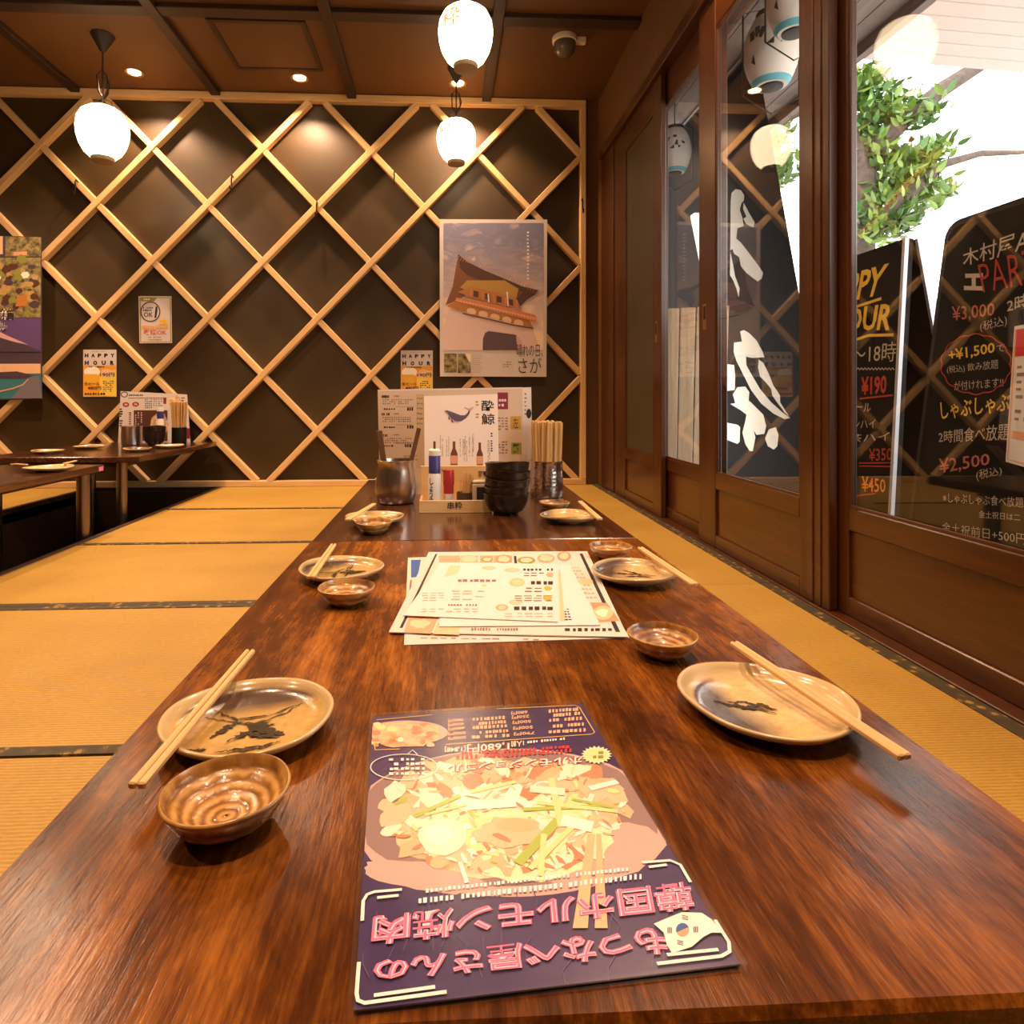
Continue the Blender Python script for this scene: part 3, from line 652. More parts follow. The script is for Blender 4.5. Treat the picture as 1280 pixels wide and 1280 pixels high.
# ================================================================ PLATES, BOWLS, CHOPSTICKS
def make_plate(R, mat, seed, marks):
    p = empty('plate')
    ph = seed * 1.7
    def wob(a, r, z):
        k = r / R
        return (1 + k * (.018 * math.sin(2 * a + ph) + .012 * math.sin(3 * a + 2 * ph) + .005 * math.sin(7 * a)), .0016 * k * math.sin(2 * a + ph * .7) if z > .004 else 0)
    prof = [(.001, .0025), (.36 * R, .0020), (.40 * R, 0.0), (.50 * R, 0.0), (.52 * R, .0032), (.78 * R, .0062), (.955 * R, .0135), (.99 * R, .0165), (1.0 * R, .0185), (.985 * R, .0200), (.955 * R, .0195), (.915 * R, .0155), (.86 * R, .0115), (.72 * R, .0088), (.40 * R, .0076), (.10 * R, .0072), (.001, .0072)]
    b = MB().lathe(prof, 72, wob, closed=False).build('dish', mat, p, smooth=70)
    # brushed iron-glaze marks laid on the dish floor
    rnd = random.Random(seed); mk = MB()
    for pts, w in marks:
        pts = [Vector((x * R, y * R)) for x, y in pts]; v = []; n = 26
        line = []
        for i in range(n + 1):
            t = i / n * (len(pts) - 1); j = min(int(t), len(pts) - 2); q = pts[j].lerp(pts[j + 1], t - j)
            line.append(q + Vector((rnd.uniform(-1, 1), rnd.uniform(-1, 1))) * .0014)
        zz = lambda q: (.0076 + .0012 * min(1, q.length / (.72 * R)) if q.length < .72 * R else .0088 + (q.length / R - .72) / .14 * .0027) + .0006
        for i, q in enumerate(line):
            t = (line[min(i + 1, n)] - line[max(i - 1, 0)]).normalized(); nn = Vector((-t.y, t.x)) * (w * R * rnd.uniform(.25, 1.15) * math.sin(PI * (i + .8) / (n + 1.6)))
            a, c_ = q + nn, q - nn; v += [(a.x, a.y, zz(a)), (c_.x, c_.y, zz(c_))]
        mk.add(v, [(2 * i, 2 * i + 1, 2 * i + 3, 2 * i + 2) for i in range(n)])
    mk.build('brushed_glaze_mark', 'iron_mark', p, fix=False)
    return p
M['iron_mark'] = plain('iron_glaze_mark', (0.035, 0.026, 0.012), 0.25, coat=0.4)
MARK_A = [([(-.55, .35), (-.2, .1), (.2, .2), (.62, .55)], .025), ([(-.6, .15), (-.2, .02), (.1, .0), (.4, .25), (.55, .48)], .03), ([(-.35, -.35), (-.25, -.1), (-.1, .05)], .06), ([(-.15, -.45), (.05, -.2), (.25, .05)], .05), ([(.0, -.1), (.25, -.2), (.5, -.3)], .09), ([(-.1, -.2), (.2, -.3), (.45, -.35)], .05), ([(-.05, .0), (.15, -.1), (.3, -.05)], .08), ([(-.5, -.62), (-.3, -.6)], .04), ([(-.2, -.65), (.0, -.62), (.3, -.55), (.5, -.45)], .035)]
MARK_B = [([(-.75, .25), (-.55, .1), (-.3, .0), (-.1, -.08), (.05, -.2)], .05), ([(-.45, .1), (-.2, .12), (.0, -.05), (.1, -.12)], .03), ([(-.2, .0), (.0, .05), (.05, -.1)], .04)]
MARK_C = [([(-.5, .4), (-.2, .2), (.1, .1), (.5, -.2)], .05), ([(-.3, .0), (.1, -.1), (.3, -.3)], .06), ([(-.1, .5), (.1, .2), (.2, -.1)], .04)]
RW = .0195
PL = [(312, 889, .0755, 'pl_a', (-.3, 1.0), (.62, .40, .13), MARK_A, 0.0, 'ochre plate with green-brown brush marks, nearest on the left of the table', 'a'),
      (956, 868, .081, 'pl_b', (-1.0, -.15), (.80, .56, .25), MARK_B, 0.0, 'pale cream plate with one dark brown side, nearest on the right of the table', 'b'),
      (427, 707, .0735, 'pl_c', (-.2, .8), (.60, .40, .15), MARK_A, .6, 'ochre plate beside the white menus on the left of the table', 'c'),
      (793, 711, .0715, 'pl_d', (-.8, .6), (.72, .50, .22), MARK_C, 0.2, 'cream and brown plate beside the white menus on the right of the table', 'd'),
      (469, 644, .073, 'pl_e', (-.5, -.5), (.66, .44, .17), MARK_A, 2.0, 'ochre plate on the far table in front of the plain metal cup', 'e'),
      (710, 642, .068, 'pl_f', (-.6, .6), (.66, .44, .17), MARK_C, 1.0, 'ochre plate on the far table in front of the hammered chopstick cup', 'f')]
plates = {}
for i, (u, v, R, mn, dd, base, mk, rz, lab, key) in enumerate(PL):
    M[mn] = mat_plate('glaze_' + mn, dd, base)
    p = make_plate(R, mn, i + 1, mk); q = onz(u, v, ZT + RW); p.location = (q.x, q.y, ZT if q.y < 1.39 else ZT - .001); p.rotation_euler.z = rz
    tag(p, lab, 'plate', 'stoneware plates'); plates[key] = p
def make_bowl(R):
    b = empty('sauce_bowl')
    def wob(a, r, z): return (1 + .008 * (r / R) * math.sin(2 * a + 1), .0005 * (r / R) * math.sin(3 * a))
    H = R * .58
    out = [(.001, .002), (.40 * R, .002), (.43 * R, 0), (.50 * R, 0), (.52 * R, .05 * R)]
    for i in range(1, 10):
        t = i / 9; r = .52 + (1 - .52) * t ** .8; z = .05 * R + (H - .05 * R) * t ** 1.5
        out.append((R * r * (1 + (.006 if i % 2 else -.003)), z))
    out += [(1.0 * R, H + .0012), (.965 * R, H + .0018), (.93 * R, H - .002)]
    for i in range(12, 0, -1):
        t = i / 12; r = .93 * t; z = .15 * R + (H - .003 - .15 * R) * t ** 2.3
        out.append((R * r * (1 + (.012 if i % 2 else -.008)), z - .001))
    out.append((.001, .14 * R))
    MB().lathe(out, 56, wob, closed=False).build('bowl_body', 'bowl', b, smooth=75)
    return b
bowl0 = make_bowl(.0425)
BW = [(283, 984, 'brown glazed sauce bowl with swirl, nearest on the left, in front of the ochre plate', 1.05, .4), (433, 733, 'brown glazed sauce bowl below the ochre plate left of the white menus', 1.0, 1.9), (828, 792, 'brown glazed sauce bowl right of the white menus at their near corner', .98, 3.1),
      (763, 682, 'brown glazed sauce bowl at the far end of the foreground table, right side', .97, 4.4), (467, 651.5, 'brown glazed sauce bowl in front of the plate by the plain metal cup', 1.0, 5.0), (693, 627, 'small brown bowl at the foot of the hammered chopstick cup', .97, 2.3)]
for i, (u, v, lab, sc, rz) in enumerate(BW):
    b = bowl0 if i == 0 else copy_tree(bowl0)
    q = onz(u, v, ZT + .0255 * sc); b.location = (q.x, q.y, ZT if q.y < 1.39 else ZT - .001); b.scale = (sc, sc, sc); b.rotation_euler.z = rz
    tag(b, lab, 'bowl', 'small sauce bowls')
def chopsticks(pa, pb, lab, gap=.0055):
    """pa = thick near end, pb = far end"""
    d = pb - pa; ln = d.length; y = d.normalized(); x = y.cross(Vector((0, 0, 1))).normalized(); z = x.cross(y)
    mat = Matrix(((x.x, y.x, z.x, pa.x), (x.y, y.y, z.y, pa.y), (x.z, y.z, z.z, pa.z), (0, 0, 0, 1)))
    c = empty('chopsticks', mat=mat)
    for sg in (-1, 1):
        s_ = MB(); w0, w1, h = .0062, .0046, .0055
        xa, xb = sg * .0034, sg * .0030
        pts = [(xa - w0 / 2, 0), (xa + w0 / 2, 0), (xb + w1 / 2, ln), (xb - w1 / 2, ln)]
        s_.prism(pts, -h / 2, h / 2).build('stick', 'stick', c, bevel=.0012)
    return tag(c, lab, 'chopsticks', 'joined wooden chopsticks laid on plates')
CS = [((170, 983, .0185), (313, 814, .028), 'wooden chopsticks across the nearest left plate, thick end towards the left'), ((1132, 947, .0200), (917, 804, .029), 'wooden chopsticks across the nearest right plate, one end jutting towards the right'),
      ((388, 722, .0190), (417, 681, .028), 'wooden chopsticks across the left plate beside the white menus'), ((868, 731, .0190), (800, 685, .028), 'wooden chopsticks across the right plate beside the white menus'),
      ((434, 650, .0190), (468, 630, .028), 'wooden chopsticks on the far left plate by the plain metal cup'), ((750, 649, .0190), (725, 627, .028), 'wooden chopsticks on the far right plate by the hammered cup')]
for (u0, v0, h0_), (u1, v1, h1_), lab in CS:
    chopsticks(onz(u0, v0, ZT + h0_ + .003), onz(u1, v1, ZT + h1_ + .003), lab)

# ================================================================ MENUS ON THE TABLE
# --- big purple laminated menu, reads from the far side
C4 = [onz(*p, ZT + .003) for p in ((946, 1215), (432, 1279), (456, 893), (732, 876))]   # reading order TL TR BR BL
cen = sum(C4, Vector()) / 4
X = ((C4[1] - C4[0]) + (C4[2] - C4[3])).normalized(); Y = ((C4[0] - C4[3]) + (C4[1] - C4[2]))
sh = Sheet(cen, X, Y)
loc4 = [((p - cen).dot(sh.x), (p - cen).dot(sh.y)) for p in C4]
W2 = (abs(loc4[0][0]) + abs(loc4[1][0]) + abs(loc4[2][0]) + abs(loc4[3][0])) / 4; H2 = sum(abs(p[1]) for p in loc4) / 4
W2 -= .003; H2 -= .003
sh.step = .00004
menu = sh.obj('laminated_menu', rect_pts(2 * W2 - .006, 2 * H2 - .006), .0012, 'purple')
sh.clip = (-W2 + .003, W2 - .003, -H2 + .003, H2 - .003)
CT = lambda x, y: (400 + x / 2.2857, 860 + y / 2.2857)      # crop coordinates -> photo pixels
CB = lambda x, y: (430 + x / 2.415, 1060 + y / 2.415)
CU = lambda x, y: (430 + x / 3.4595, 870 + y / 3.4595)
def ellp(cx, cy, rx, ry, f, n=40, wob=0.0, rot=0.0, rnd=random):
    out = []
    for k_ in range(n):
        a = 2 * PI * k_ / n; w = 1 + wob * rnd.uniform(-1, 1); x, y = rx * w * math.cos(a), ry * w * math.sin(a)
        out.append(f(cx + x * math.cos(rot) - y * math.sin(rot), cy + x * math.sin(rot) + y * math.cos(rot)))
    return out
rf = random.Random(3)
sh.poly(ellp(545, 385, 462, 212, CT, 48), 'pan_rim', 1, 'pan_picture')
sh.poly(ellp(540, 372, 440, 195, CT, 48), 'pan', 2, 'pan_picture')
sh.poly(ellp(800, 480, 190, 80, CT, 30, .06, -.25), 'pan_rim', 3, 'pan_picture')
sh.poly(ellp(300, 540, 180, 40, CT, 30, .08, .15), 'pan_rim', 3, 'pan_picture')
sh.poly(ellp(530, 375, 330, 165, CT, 60, .07), 'foodnoise', 4, 'food_picture')
sh.poly(ellp(590, 420, 250, 130, CT, 40, .08), 'cabbage', 5, 'food_picture')
for k_ in range(150):
    a = rf.uniform(0, 2 * PI); r = math.sqrt(rf.uniform(.05, 1)); x, y = 530 + 345 * r * math.cos(a), 360 + 165 * r * math.sin(a)
    if r > .62 or rf.random() < .25:
        m_ = rf.choice(['meat', 'meat', 'peach', 'meat_dark', 'cream'])
        sh.poly(ellp(x, y, rf.uniform(22, 48), rf.uniform(12, 26), CT, 11, .22, rf.uniform(-.6, .6), rf), m_, 6 + k_ % 3, 'food_picture')
    else:
        sh.poly(ellp(x, y, rf.uniform(30, 70), rf.uniform(10, 22), CT, 10, .25, rf.uniform(-1.2, 1.2), rf), rf.choice(['cream', 'cabbage', 'leek_pale', 'cream', 'white']), 6 + k_ % 3, 'food_picture')
for k_ in range(170):
    a = rf.uniform(0, 2 * PI); r = math.sqrt(rf.uniform(.02, 1)); x, y = 530 + 350 * r * math.cos(a), 365 + 165 * r * math.sin(a)
    sh.poly(ellp(x, y, rf.uniform(6, 22), rf.uniform(2.5, 7), CT, 8, .3, rf.uniform(-1.3, 1.3), rf), rf.choice(['meat_dark', 'meat', 'white', 'peach', 'leek_pale', 'cream', 'meat_dark', 'leek']), 9, 'food_picture')
sh.poly(ellp(350, 425, 68, 55, CT, 22, .06), 'cream', 9, 'food_picture'); sh.poly(ellp(340, 420, 40, 30, CT, 18, .06), 'white', 10, 'food_picture')
sh.poly(ellp(540, 415, 95, 45, CT, 22, .15), 'meat', 9, 'food_picture'); sh.poly(ellp(560, 395, 60, 20, CT, 14, .15), 'peach', 10, 'food_picture'); sh.poly(ellp(520, 430, 30, 8, CT, 12, .15, .4), 'meat_dark', 10, 'food_picture')
for (p0, p1, w, m_) in [((270, 370), (400, 310), .004, 'leek'), ((300, 365), (440, 330), .003, 'leek_pale'), ((565, 505), (680, 380), .007, 'leek'), ((600, 520), (720, 400), .004, 'leek_pale'), ((580, 350), (800, 340), .004, 'leek'), ((620, 330), (850, 355), .004, 'leek_pale'), ((660, 260), (690, 400), .005, 'leek_pale'), ((720, 320), (840, 345), .003, 'leek'), ((430, 300), (560, 270), .004, 'leek_pale'), ((640, 420), (630, 540), .004, 'leek_pale'), ((400, 500), (420, 560), .003, 'white'), ((770, 290), (850, 270), .006, 'white'), ((690, 380), (780, 400), .012, 'white'), ((420, 340), (560, 330), .010, 'white'), ((600, 290), (700, 300), .009, 'cream')]:
    sh.line([CT(*p0), CT(*p1)], w, m_, 11, 'food_picture')
sh.poly([CT(765, 420), CT(785, 420), CT(765, 690), CT(722, 690)], 'peach', 11, 'chopsticks_picture'); sh.poly([CT(790, 420), CT(803, 420), CT(822, 690), CT(785, 690)], 'peach', 11, 'chopsticks_picture')
# small pan top corner
sh.poly(ellp(270, 160, 180, 52, CU, 30), 'pan_rim', 2, 'pan_picture'); sh.poly(ellp(265, 170, 150, 55, CU, 30, .08), 'foodnoise', 3, 'food_picture')
for k_ in range(26):
    sh.poly(ellp(rf.uniform(130, 400), rf.uniform(125, 215), rf.uniform(12, 30), rf.uniform(7, 13), CU, 9, .2, 0, rf), rf.choice(['meat', 'cream', 'peach', 'leek_pale', 'meat_dark']), 4 + k_ % 2, 'food_picture')
# price box
fl_ = .0009
sh.line([CU(140, 106), CU(380, 84)], fl_, 'yellow', 5, 'frame_line'); sh.line([CU(660, 58), CU(1000, 43), CU(1018, 52), CU(1084, 160), CU(1070, 168), CU(440, 212)], fl_, 'yellow', 5, 'frame_line'); sh.line([CU(130, 205), CU(135, 236), CU(240, 232)], fl_, 'yellow', 5, 'frame_line')
def up(f, xr, yr, xl, yl, h): # upside-down line: right end (xr, yr) and left end (xl, yl) of its image-lower edge, height h
    return [f(xr, yr), f(xl, yl), f(xl, yl - h), f(xr, yr - h)]
for i, (y, price) in enumerate([(158, '790円'), (133, '500円'), (108, '500円'), (86, '250円'), (68, '680円')]):
    sh.rows(up(CU, 1045 - i * 8, y, 880 + (i % 2) * 20, y + 10, 17), 1, 'peach', 7, .9, 'small_print', .05, 9)
    sh.text(price, up(CU, 825 - i * 8, y + 12, 735 - i * 3, y + 17, 15), 'peach', 7, .02, 'price_lettering')
for i, (y, price) in enumerate([(181, '200円'), (161, '500円'), (140, '480円'), (122, '420円'), (104, '780円')]):
    sh.rows(up(CU, 715 - i * 5, y, 550 + (i % 2) * 30, y + 9, 16), 1, 'peach', 7, .9, 'small_print', .05, 9)
    sh.text(price, up(CU, 530 - i * 3, y + 8, 450, y + 13, 14), 'peach', 7, .02, 'price_lettering')
for body, q in (('1,680円', up(CU, 715, 240, 532, 250, 38)), ('1人前', up(CU, 778, 222, 722, 226, 26)), ('[1,848]', up(CU, 526, 244, 436, 248, 25))):
    sh.text(body, q, 'red', 12, .055, 'price_outline'); sh.text(body, q, 'white', 13, .012, 'price_lettering')
sh.rows(up(CU, 955, 196, 790, 212, 14), 1, 'white', 12, .8, 'small_print', .02, 14)
q = up(CU, 1030, 300, 447, 338, 36); sh.text('ホルモンジョンゴル', q, 'red', 14, .06, 'dish_name_outline'); sh.text('ホルモンジョンゴル', q, 'white', 15, .02, 'dish_name')
sh.rows(up(CU, 985, 252, 480, 284, 24), 1, 'red', 13, .8, 'small_print', .02, 26); sh.rows(up(CU, 975, 232, 500, 262, 16), 1, 'red', 13, .8, 'small_print', .02, 26)
sh.poly([CU(1092 + (68 if k_ % 2 else 54) * math.cos(2 * PI * k_ / 40), 260 + (40 if k_ % 2 else 31) * math.sin(2 * PI * k_ / 40)) for k_ in range(40)], 'cabbage', 14, 'burst_badge')
sh.poly(ellp(1092, 260, 48, 27, CU, 24), 'leek_pale', 15, 'burst_badge'); sh.rows(up(CU, 1122, 278, 1062, 280, 36), 2, 'olive', 16, .8, 'small_print', 0, 2)
sh.line(ellp(260, 312, 145, 56, CU, 40) + [CU(405, 312)], .0009, 'frame_line', 12, 'speech_bubble'); sh.line([CU(275, 256), CU(297, 238), CU(318, 258)], .0009, 'frame_line', 12, 'speech_bubble')
sh.rows(up(CU, 350, 350, 190, 352, 82), 4, 'frame_line', 13, .65, 'small_print', .2, 7)
# subtitle rows
sh.rows(up(CB, 900, 102, 220, 178, 24), 1, 'sky_white', 14, .75, 'small_print', .02, 44); sh.rows(up(CB, 860, 78, 230, 146, 20), 1, 'sky_white', 14, .65, 'small_print', .02, 48)
# neon titles
for body, q in (('もつなべ屋さんの', [CB(985, 325), CB(92, 412), CB(85, 345), CB(958, 238)]), ('韓国ホルモン焼肉', [CB(1062, 190), CB(80, 302), CB(88, 212), CB(1042, 105)])):
    sh.text(body, q, 'neon', 16, .045, 'neon_title_glow'); sh.text(body, q, 'neon_core', 17, .018, 'neon_title_tube'); sh.text(body, q, 'neon', 18, -.004, 'neon_title')
# brackets
for pts in ([(45, 350), (38, 445), (42, 466), (62, 474), (310, 440)], [(90, 451), (275, 425)], [(1120, 222), (1162, 290), (1164, 318), (1140, 332), (945, 355)], [(975, 328), (1130, 312)], [(55, 225), (58, 165), (70, 145), (92, 137), (175, 130)], [(100, 155), (165, 148)], [(900, 48), (985, 42), (1015, 55), (1046, 108)], [(920, 62), (975, 55)]):
    sh.line([CB(*p) for p in pts], .0021, 'frame_line', 15, 'bracket_line')
sh.poly([CB(*p) for p in ((935, 235), (975, 218), (1020, 200), (1080, 202), (1110, 222), (1150, 262), (1110, 262), (1085, 275), (1050, 305), (990, 324), (975, 300), (965, 262))], 'white', 19, 'flag')
A = [CB(1022 + 20 * math.cos(PI * k_ / 10 - .4), 254 + 21 * math.sin(PI * k_ / 10 - .4)) for k_ in range(20)]
sh.poly(A[:11], 'salmon', 20, 'flag'); sh.poly(A[10:] + A[:1], 'blue', 20, 'flag')
for x, y, a in ((983, 255, 0), (1062, 253, 0), (1030, 217, 1), (1015, 293, 1)):
    for j in (-1, 0, 1):
        if a: sh.line([CB(x - 9, y + 5 * j - 2), CB(x + 9, y + 5 * j + 2)], .0006, 'ink', 20, 'flag')
        else: sh.line([CB(x + 5 * j, y - 9), CB(x + 5 * j, y + 9)], .0006, 'ink', 20, 'flag')
# wisps of smoke printed on the ground colour
for k_ in range(26):
    x, y = rf.uniform(60, 1000), rf.uniform(200, 420)
    sh.line([CB(x, y), CB(x + rf.uniform(-20, 20), y - 40), CB(x + rf.uniform(-30, 30), y - 75)], .0005, 'violet', 3, 'smoke_wisp')
sh.done(); tag(menu, 'laminated purple menu with a sizzling pan picture and pink neon lettering on the near table', 'menu')
lam = MB(); lam.box(-W2, W2, -H2, H2, .0020, .0024); pl_ = lam.build('laminate', 'film', menu)
bd = MB()
for r in ((-W2, W2, -H2, -H2 + .003), (-W2, W2, H2 - .003, H2), (-W2, -W2 + .003, -H2, H2), (W2 - .003, W2, -H2, H2)): bd.box(*r, -.0012, .0019)
bd.build('laminate_border', 'laminate_edge' if 'laminate_edge' in M else 'clear', menu)

def flat_menu(name, corners, z, th, paper_, lab, fill, film=True):
    C = [onz(*p, z) for p in corners]           # image TL TR BR BL
    cen = sum(C, Vector()) / 4
    s = Sheet(cen, (C[1] - C[0]) + (C[2] - C[3]), (C[0] - C[3]) + (C[1] - C[2]))
    s.step = .00012
    o = s.obj(name, [((p - cen).dot(s.x), (p - cen).dot(s.y)) for p in C], th, paper_)
    fill(s); s.done(); tag(o, lab, 'menu', 'white menu sheets stacked on the table'); return o
CM = lambda x, y: (480 + x / 4.0, 680 + y / 4.0)
def fill1(s):
    s.poly([CM(*p) for p in ((135, 80), (185, 78), (168, 165), (135, 168))], 'blue', 1, 'picture'); s.line([CM(135, 180), CM(125, 300)], .003, 'ink_soft', 1)
    s.rows([CM(180, 478), CM(900, 490), CM(900, 470), CM(180, 462)], 1, 'ink_soft', 1, .4)
def rev(f, x0, y0, x1, y1): return [f(x1, y1), f(x0, y1), f(x0, y0), f(x1, y0)]
def fill2(s):
    s.line([CM(985, 48), CM(1170, 440)], .006, 'ink', 1, 'frame_line'); s.line([CM(262, 50), CM(85, 420)], .004, 'ink', 1, 'frame_line')
    s.line([CM(655, 60), CM(660, 105)], .005, 'ink', 1, 'frame_line')
    for x0, x1 in ((275, 380), (385, 470), (480, 545), (548, 640)): s.box(*CM(x0, 58), *CM(x1, 92), 'salmon', 1, 'picture')
    for x, y, rx, ry, m_ in ((425, 75, 45, 20, 'peach'), (600, 76, 42, 22, 'meat_dark'), (712, 82, 45, 18, 'olive'), (810, 72, 45, 22, 'salmon'), (900, 62, 35, 25, 'meat_dark'), (515, 78, 28, 14, 'olive')):
        s.poly(ellp(x, y, rx, ry, CM, 22), m_, 2, 'picture'); s.poly(ellp(x, y, rx * .7, ry * .65, CM, 18, .15), 'meat', 3, 'picture')
    s.poly([CM(1030, 292), CM(1115, 295), CM(1178, 385), CM(1075, 392)], 'meat_dark', 1, 'picture'); s.poly(ellp(1095, 345, 50, 35, CM, 20), 'peach', 2, 'picture'); s.poly(ellp(1090, 345, 30, 20, CM, 14, .2), 'cabbage', 3, 'picture')
    s.poly([CM(125, 362), CM(270, 370), CM(235, 450), CM(100, 440)], 'salmon', 1, 'picture'); s.poly([CM(270, 395), CM(380, 405), CM(375, 455), CM(245, 450)], 'peach', 1, 'picture')
    s.poly(ellp(180, 400, 50, 22, CM, 16, .2), 'meat', 2, 'picture')
    s.rows(rev(CM, 420, 415, 670, 440), 1, 'ink_soft', 2, .6, col=18); s.rows(rev(CM, 840, 418, 1140, 440), 1, 'ink', 2, .8, col=10)
    s.rows([CM(935, 110), CM(975, 110), CM(1075, 280), CM(1015, 280)], 9, 'ink_pale', 2, .5); s.poly(ellp(1010, 188, 35, 14, CM, 14), 'peach', 2, 'picture')
def fill3(s):
    s.rows([CM(900, 320), CM(925, 320), CM(945, 385), CM(905, 385)], 5, 'ink', 2, .6, col=2)
    s.poly([CM(872, 130), CM(882, 130), CM(905, 385), CM(880, 385)], 'peach', 1, 'picture')
def fill4(s):
    for x, y, rx, ry, m_ in ((665, 192, 40, 22, 'peach'), (525, 120, 35, 9, 'peach'), (640, 130, 40, 10, 'peach'), (590, 318, 32, 16, 'salmon'), (660, 292, 35, 12, 'peach'), (500, 208, 30, 12, 'cream')):
        s.poly(ellp(x, y, rx, ry, CM, 20), m_, 1, 'picture'); s.poly(ellp(x, y, rx * .6, ry * .6, CM, 14, .2), 'meat', 2, 'picture')
    s.poly([CM(330, 108), CM(385, 110), CM(365, 150), CM(300, 165)], 'meat', 1, 'picture')
    s.rows(rev(CM, 690, 122, 845, 136), 1, 'ink', 2, .9, 'heading_print', .05, 8); s.rows(rev(CM, 690, 140, 800, 165), 2, 'ink_soft', 2, .5); s.poly(ellp(830, 155, 18, 12, CM, 12, .2), 'salmon', 1, 'picture')
    s.rows(rev(CM, 725, 185, 845, 205), 1, 'ink', 2, .9, 'heading_print', .05, 4); s.rows(rev(CM, 690, 215, 840, 245), 2, 'ink_soft', 2, .5); s.rows(rev(CM, 640, 255, 840, 290), 3, 'ink_soft', 2, .5)
    for y in (222, 270): s.poly(ellp(820, y, 22, 10, CM, 12, .2), 'orange', 2, 'picture')
    s.rows(rev(CM, 645, 312, 845, 334), 1, 'ink', 2, .9, 'heading_print', .05, 6); s.rows(rev(CM, 540, 342, 845, 370), 2, 'ink_pale', 2, .4)
    s.rows(rev(CM, 360, 176, 560, 192), 1, 'ink_soft', 2, .9, 'heading_print', .1, 7); s.rows(rev(CM, 320, 230, 500, 285), 4, 'ink_pale', 2, .45); s.rows(rev(CM, 300, 300, 480, 312), 1, 'ink_soft', 2, .8, col=12); s.rows(rev(CM, 170, 320, 470, 345), 2, 'ink_pale', 2, .45)
    s.rows(rev(CM, 180, 240, 300, 290), 4, 'ink_pale', 2, .35)
flat_menu('menu_sheet', ((510, 697), (722, 691), (787, 797), (505, 806)), ZT + .0012, .0010, 'paper', 'lowest white menu sheet of the stack, with a blue picture showing at its left corner', fill1)
flat_menu('menu_sheet', ((536, 690), (734, 689), (785, 796), (486, 790)), ZT + .0035, .0012, 'paper', 'large white menu sheet with food pictures and black side line, under two plainer sheets', fill2)
flat_menu('menu_sheet', ((552, 704), (712, 706.5), (750, 781), (549, 783)), ZT + .0052, .0009, 'paper_white', 'plain white sheet with a pink stripe, second from the top of the menu stack', fill3)
flat_menu('menu_sheet', ((551, 703), (697, 705), (697, 777), (504, 769)), ZT + .0068, .0009, 'paper_white', 'topmost white menu sheet of the stack, with rows of small black print', fill4)

# ================================================================ FAR TABLE ITEMS
Z2 = ZT - .001
def on2(u, v): return onz(u, v, Z2)
# plain metal cup with dark tongs
p = on2(493, 632); cup = tag(empty('metal_cup', (p.x, p.y + .055, Z2)), 'rounded dark metal cup holding two dark wooden tools on the far table, left side', 'cup')
MB().lathe([(.001, .001), (.048, 0), (.054, .004), (.0605, .03), (.060, .06), (.054, .095), (.0515, .112), (.055, .126), (.0535, .1268), (.0495, .112), (.052, .095), (.0575, .06), (.0575, .03), (.050, .007), (.001, .005)], 48, closed=False).build('cup_body', 'pewter', cup, smooth=50)
for x, y, tlt, h, w, lab in ((-.020, .0, -.03, .205, .017, 'wider dark wooden spatula standing in the rounded metal cup'), (.018, .006, .05, .212, .013, 'narrower dark wooden stick standing in the rounded metal cup')):
    s_ = MB(); s_.beam((0, 0, 0), (tlt, .01, h), w, .006, Vector((0, 1, 0))); o = s_.build('wooden_tool', 'tongs', loc=(cup.location.x + x, cup.location.y + y, Z2 + .008), bevel=.0015); tag(o, lab, 'utensil')
# big beige menu standing behind
by = on2(560, 621).y + .06
s = wall_sheet(by, 562, 556); BLq = ((472, 487), (653, 484), (655, 621), (475, 622))
s.step = .0002
o = s.obj('standing_menu', [s.px(*q) for q in BLq], .002, 'beige')
CK = lambda x, y: (400 + x / 3.2, 460 + y / 3.2)
CE = lambda x, y: (465 + x / 9.48, 480 + y / 9.48)
s.line([(473, 488), (653, 485)], .004, 'paper', 1, 'top_edge_band')
for y0, y1 in ((130, 245), (340, 470), (590, 700)):
    s.rows((*CE(115, y0), *CE(210, y0 + 38)), 1, 'ink', 2, .9, 'heading_print', 0, 5); s.rows((*CE(260, y0), *CE(325, y0 + 25)), 1, 'ink_soft', 2, .7)
    s.rows((*CE(125, y0 + 45), *CE(495, y0 + 115)), 3, 'ink_soft', 2, .6)
for y0 in (270, 485, 705):
    s.rows((*CE(140, y0 + 15), *CE(285, y0 + 40)), 1, 'ink', 2, .8); s.rows((*CE(390, y0), *CE(495, y0 + 50)), 1, 'ink', 2, .9, 'price_print', 0, 4); s.line([CE(280, y0 - 2), CE(495, y0 - 2)], .001, 'ink_soft', 2)
s.rows((*CE(375, 840), *CE(540, 910)), 3, 'ink_soft', 2, .6)
s.box(*CE(525, 120), *CE(620, 1000), 'tan', 1, 'colour_column'); s.rows((*CE(535, 140), *CE(605, 500)), 6, 'ink_soft', 2, .4)
s.box(*CK(710, 98), *CK(752, 165), 'maroon', 1, 'maroon_label'); s.rows((*CK(715, 120), *CK(748, 158)), 2, 'paper', 2, .6, col=3)
s.box(*CK(762, 193), *CK(804, 245), 'gold', 1, 'gold_label'); s.text('左', (*CK(773, 198), *CK(793, 240)), 'ink', 2, 0, 'gold_label_character'); s.box(*CK(765, 298), *CK(806, 345), 'olive', 1, 'green_label'); s.text('繁', (*CK(772, 302), *CK(798, 340)), 'ink', 2, .02, 'green_label_character')
for y0 in (195, 290): s.rows((*CK(712, y0), *CK(755, y0 + 55)), 5, 'ink_soft', 2, .6)
s.done(); tag(o, 'large beige drinks menu standing at the back of the far table', 'menu')
s = wall_sheet(by + .02, 660, 540); o = s.obj('standing_menu', [s.px(*q) for q in ((640, 485), (664, 484), (666, 618), (642, 618))], .002, 'paper')
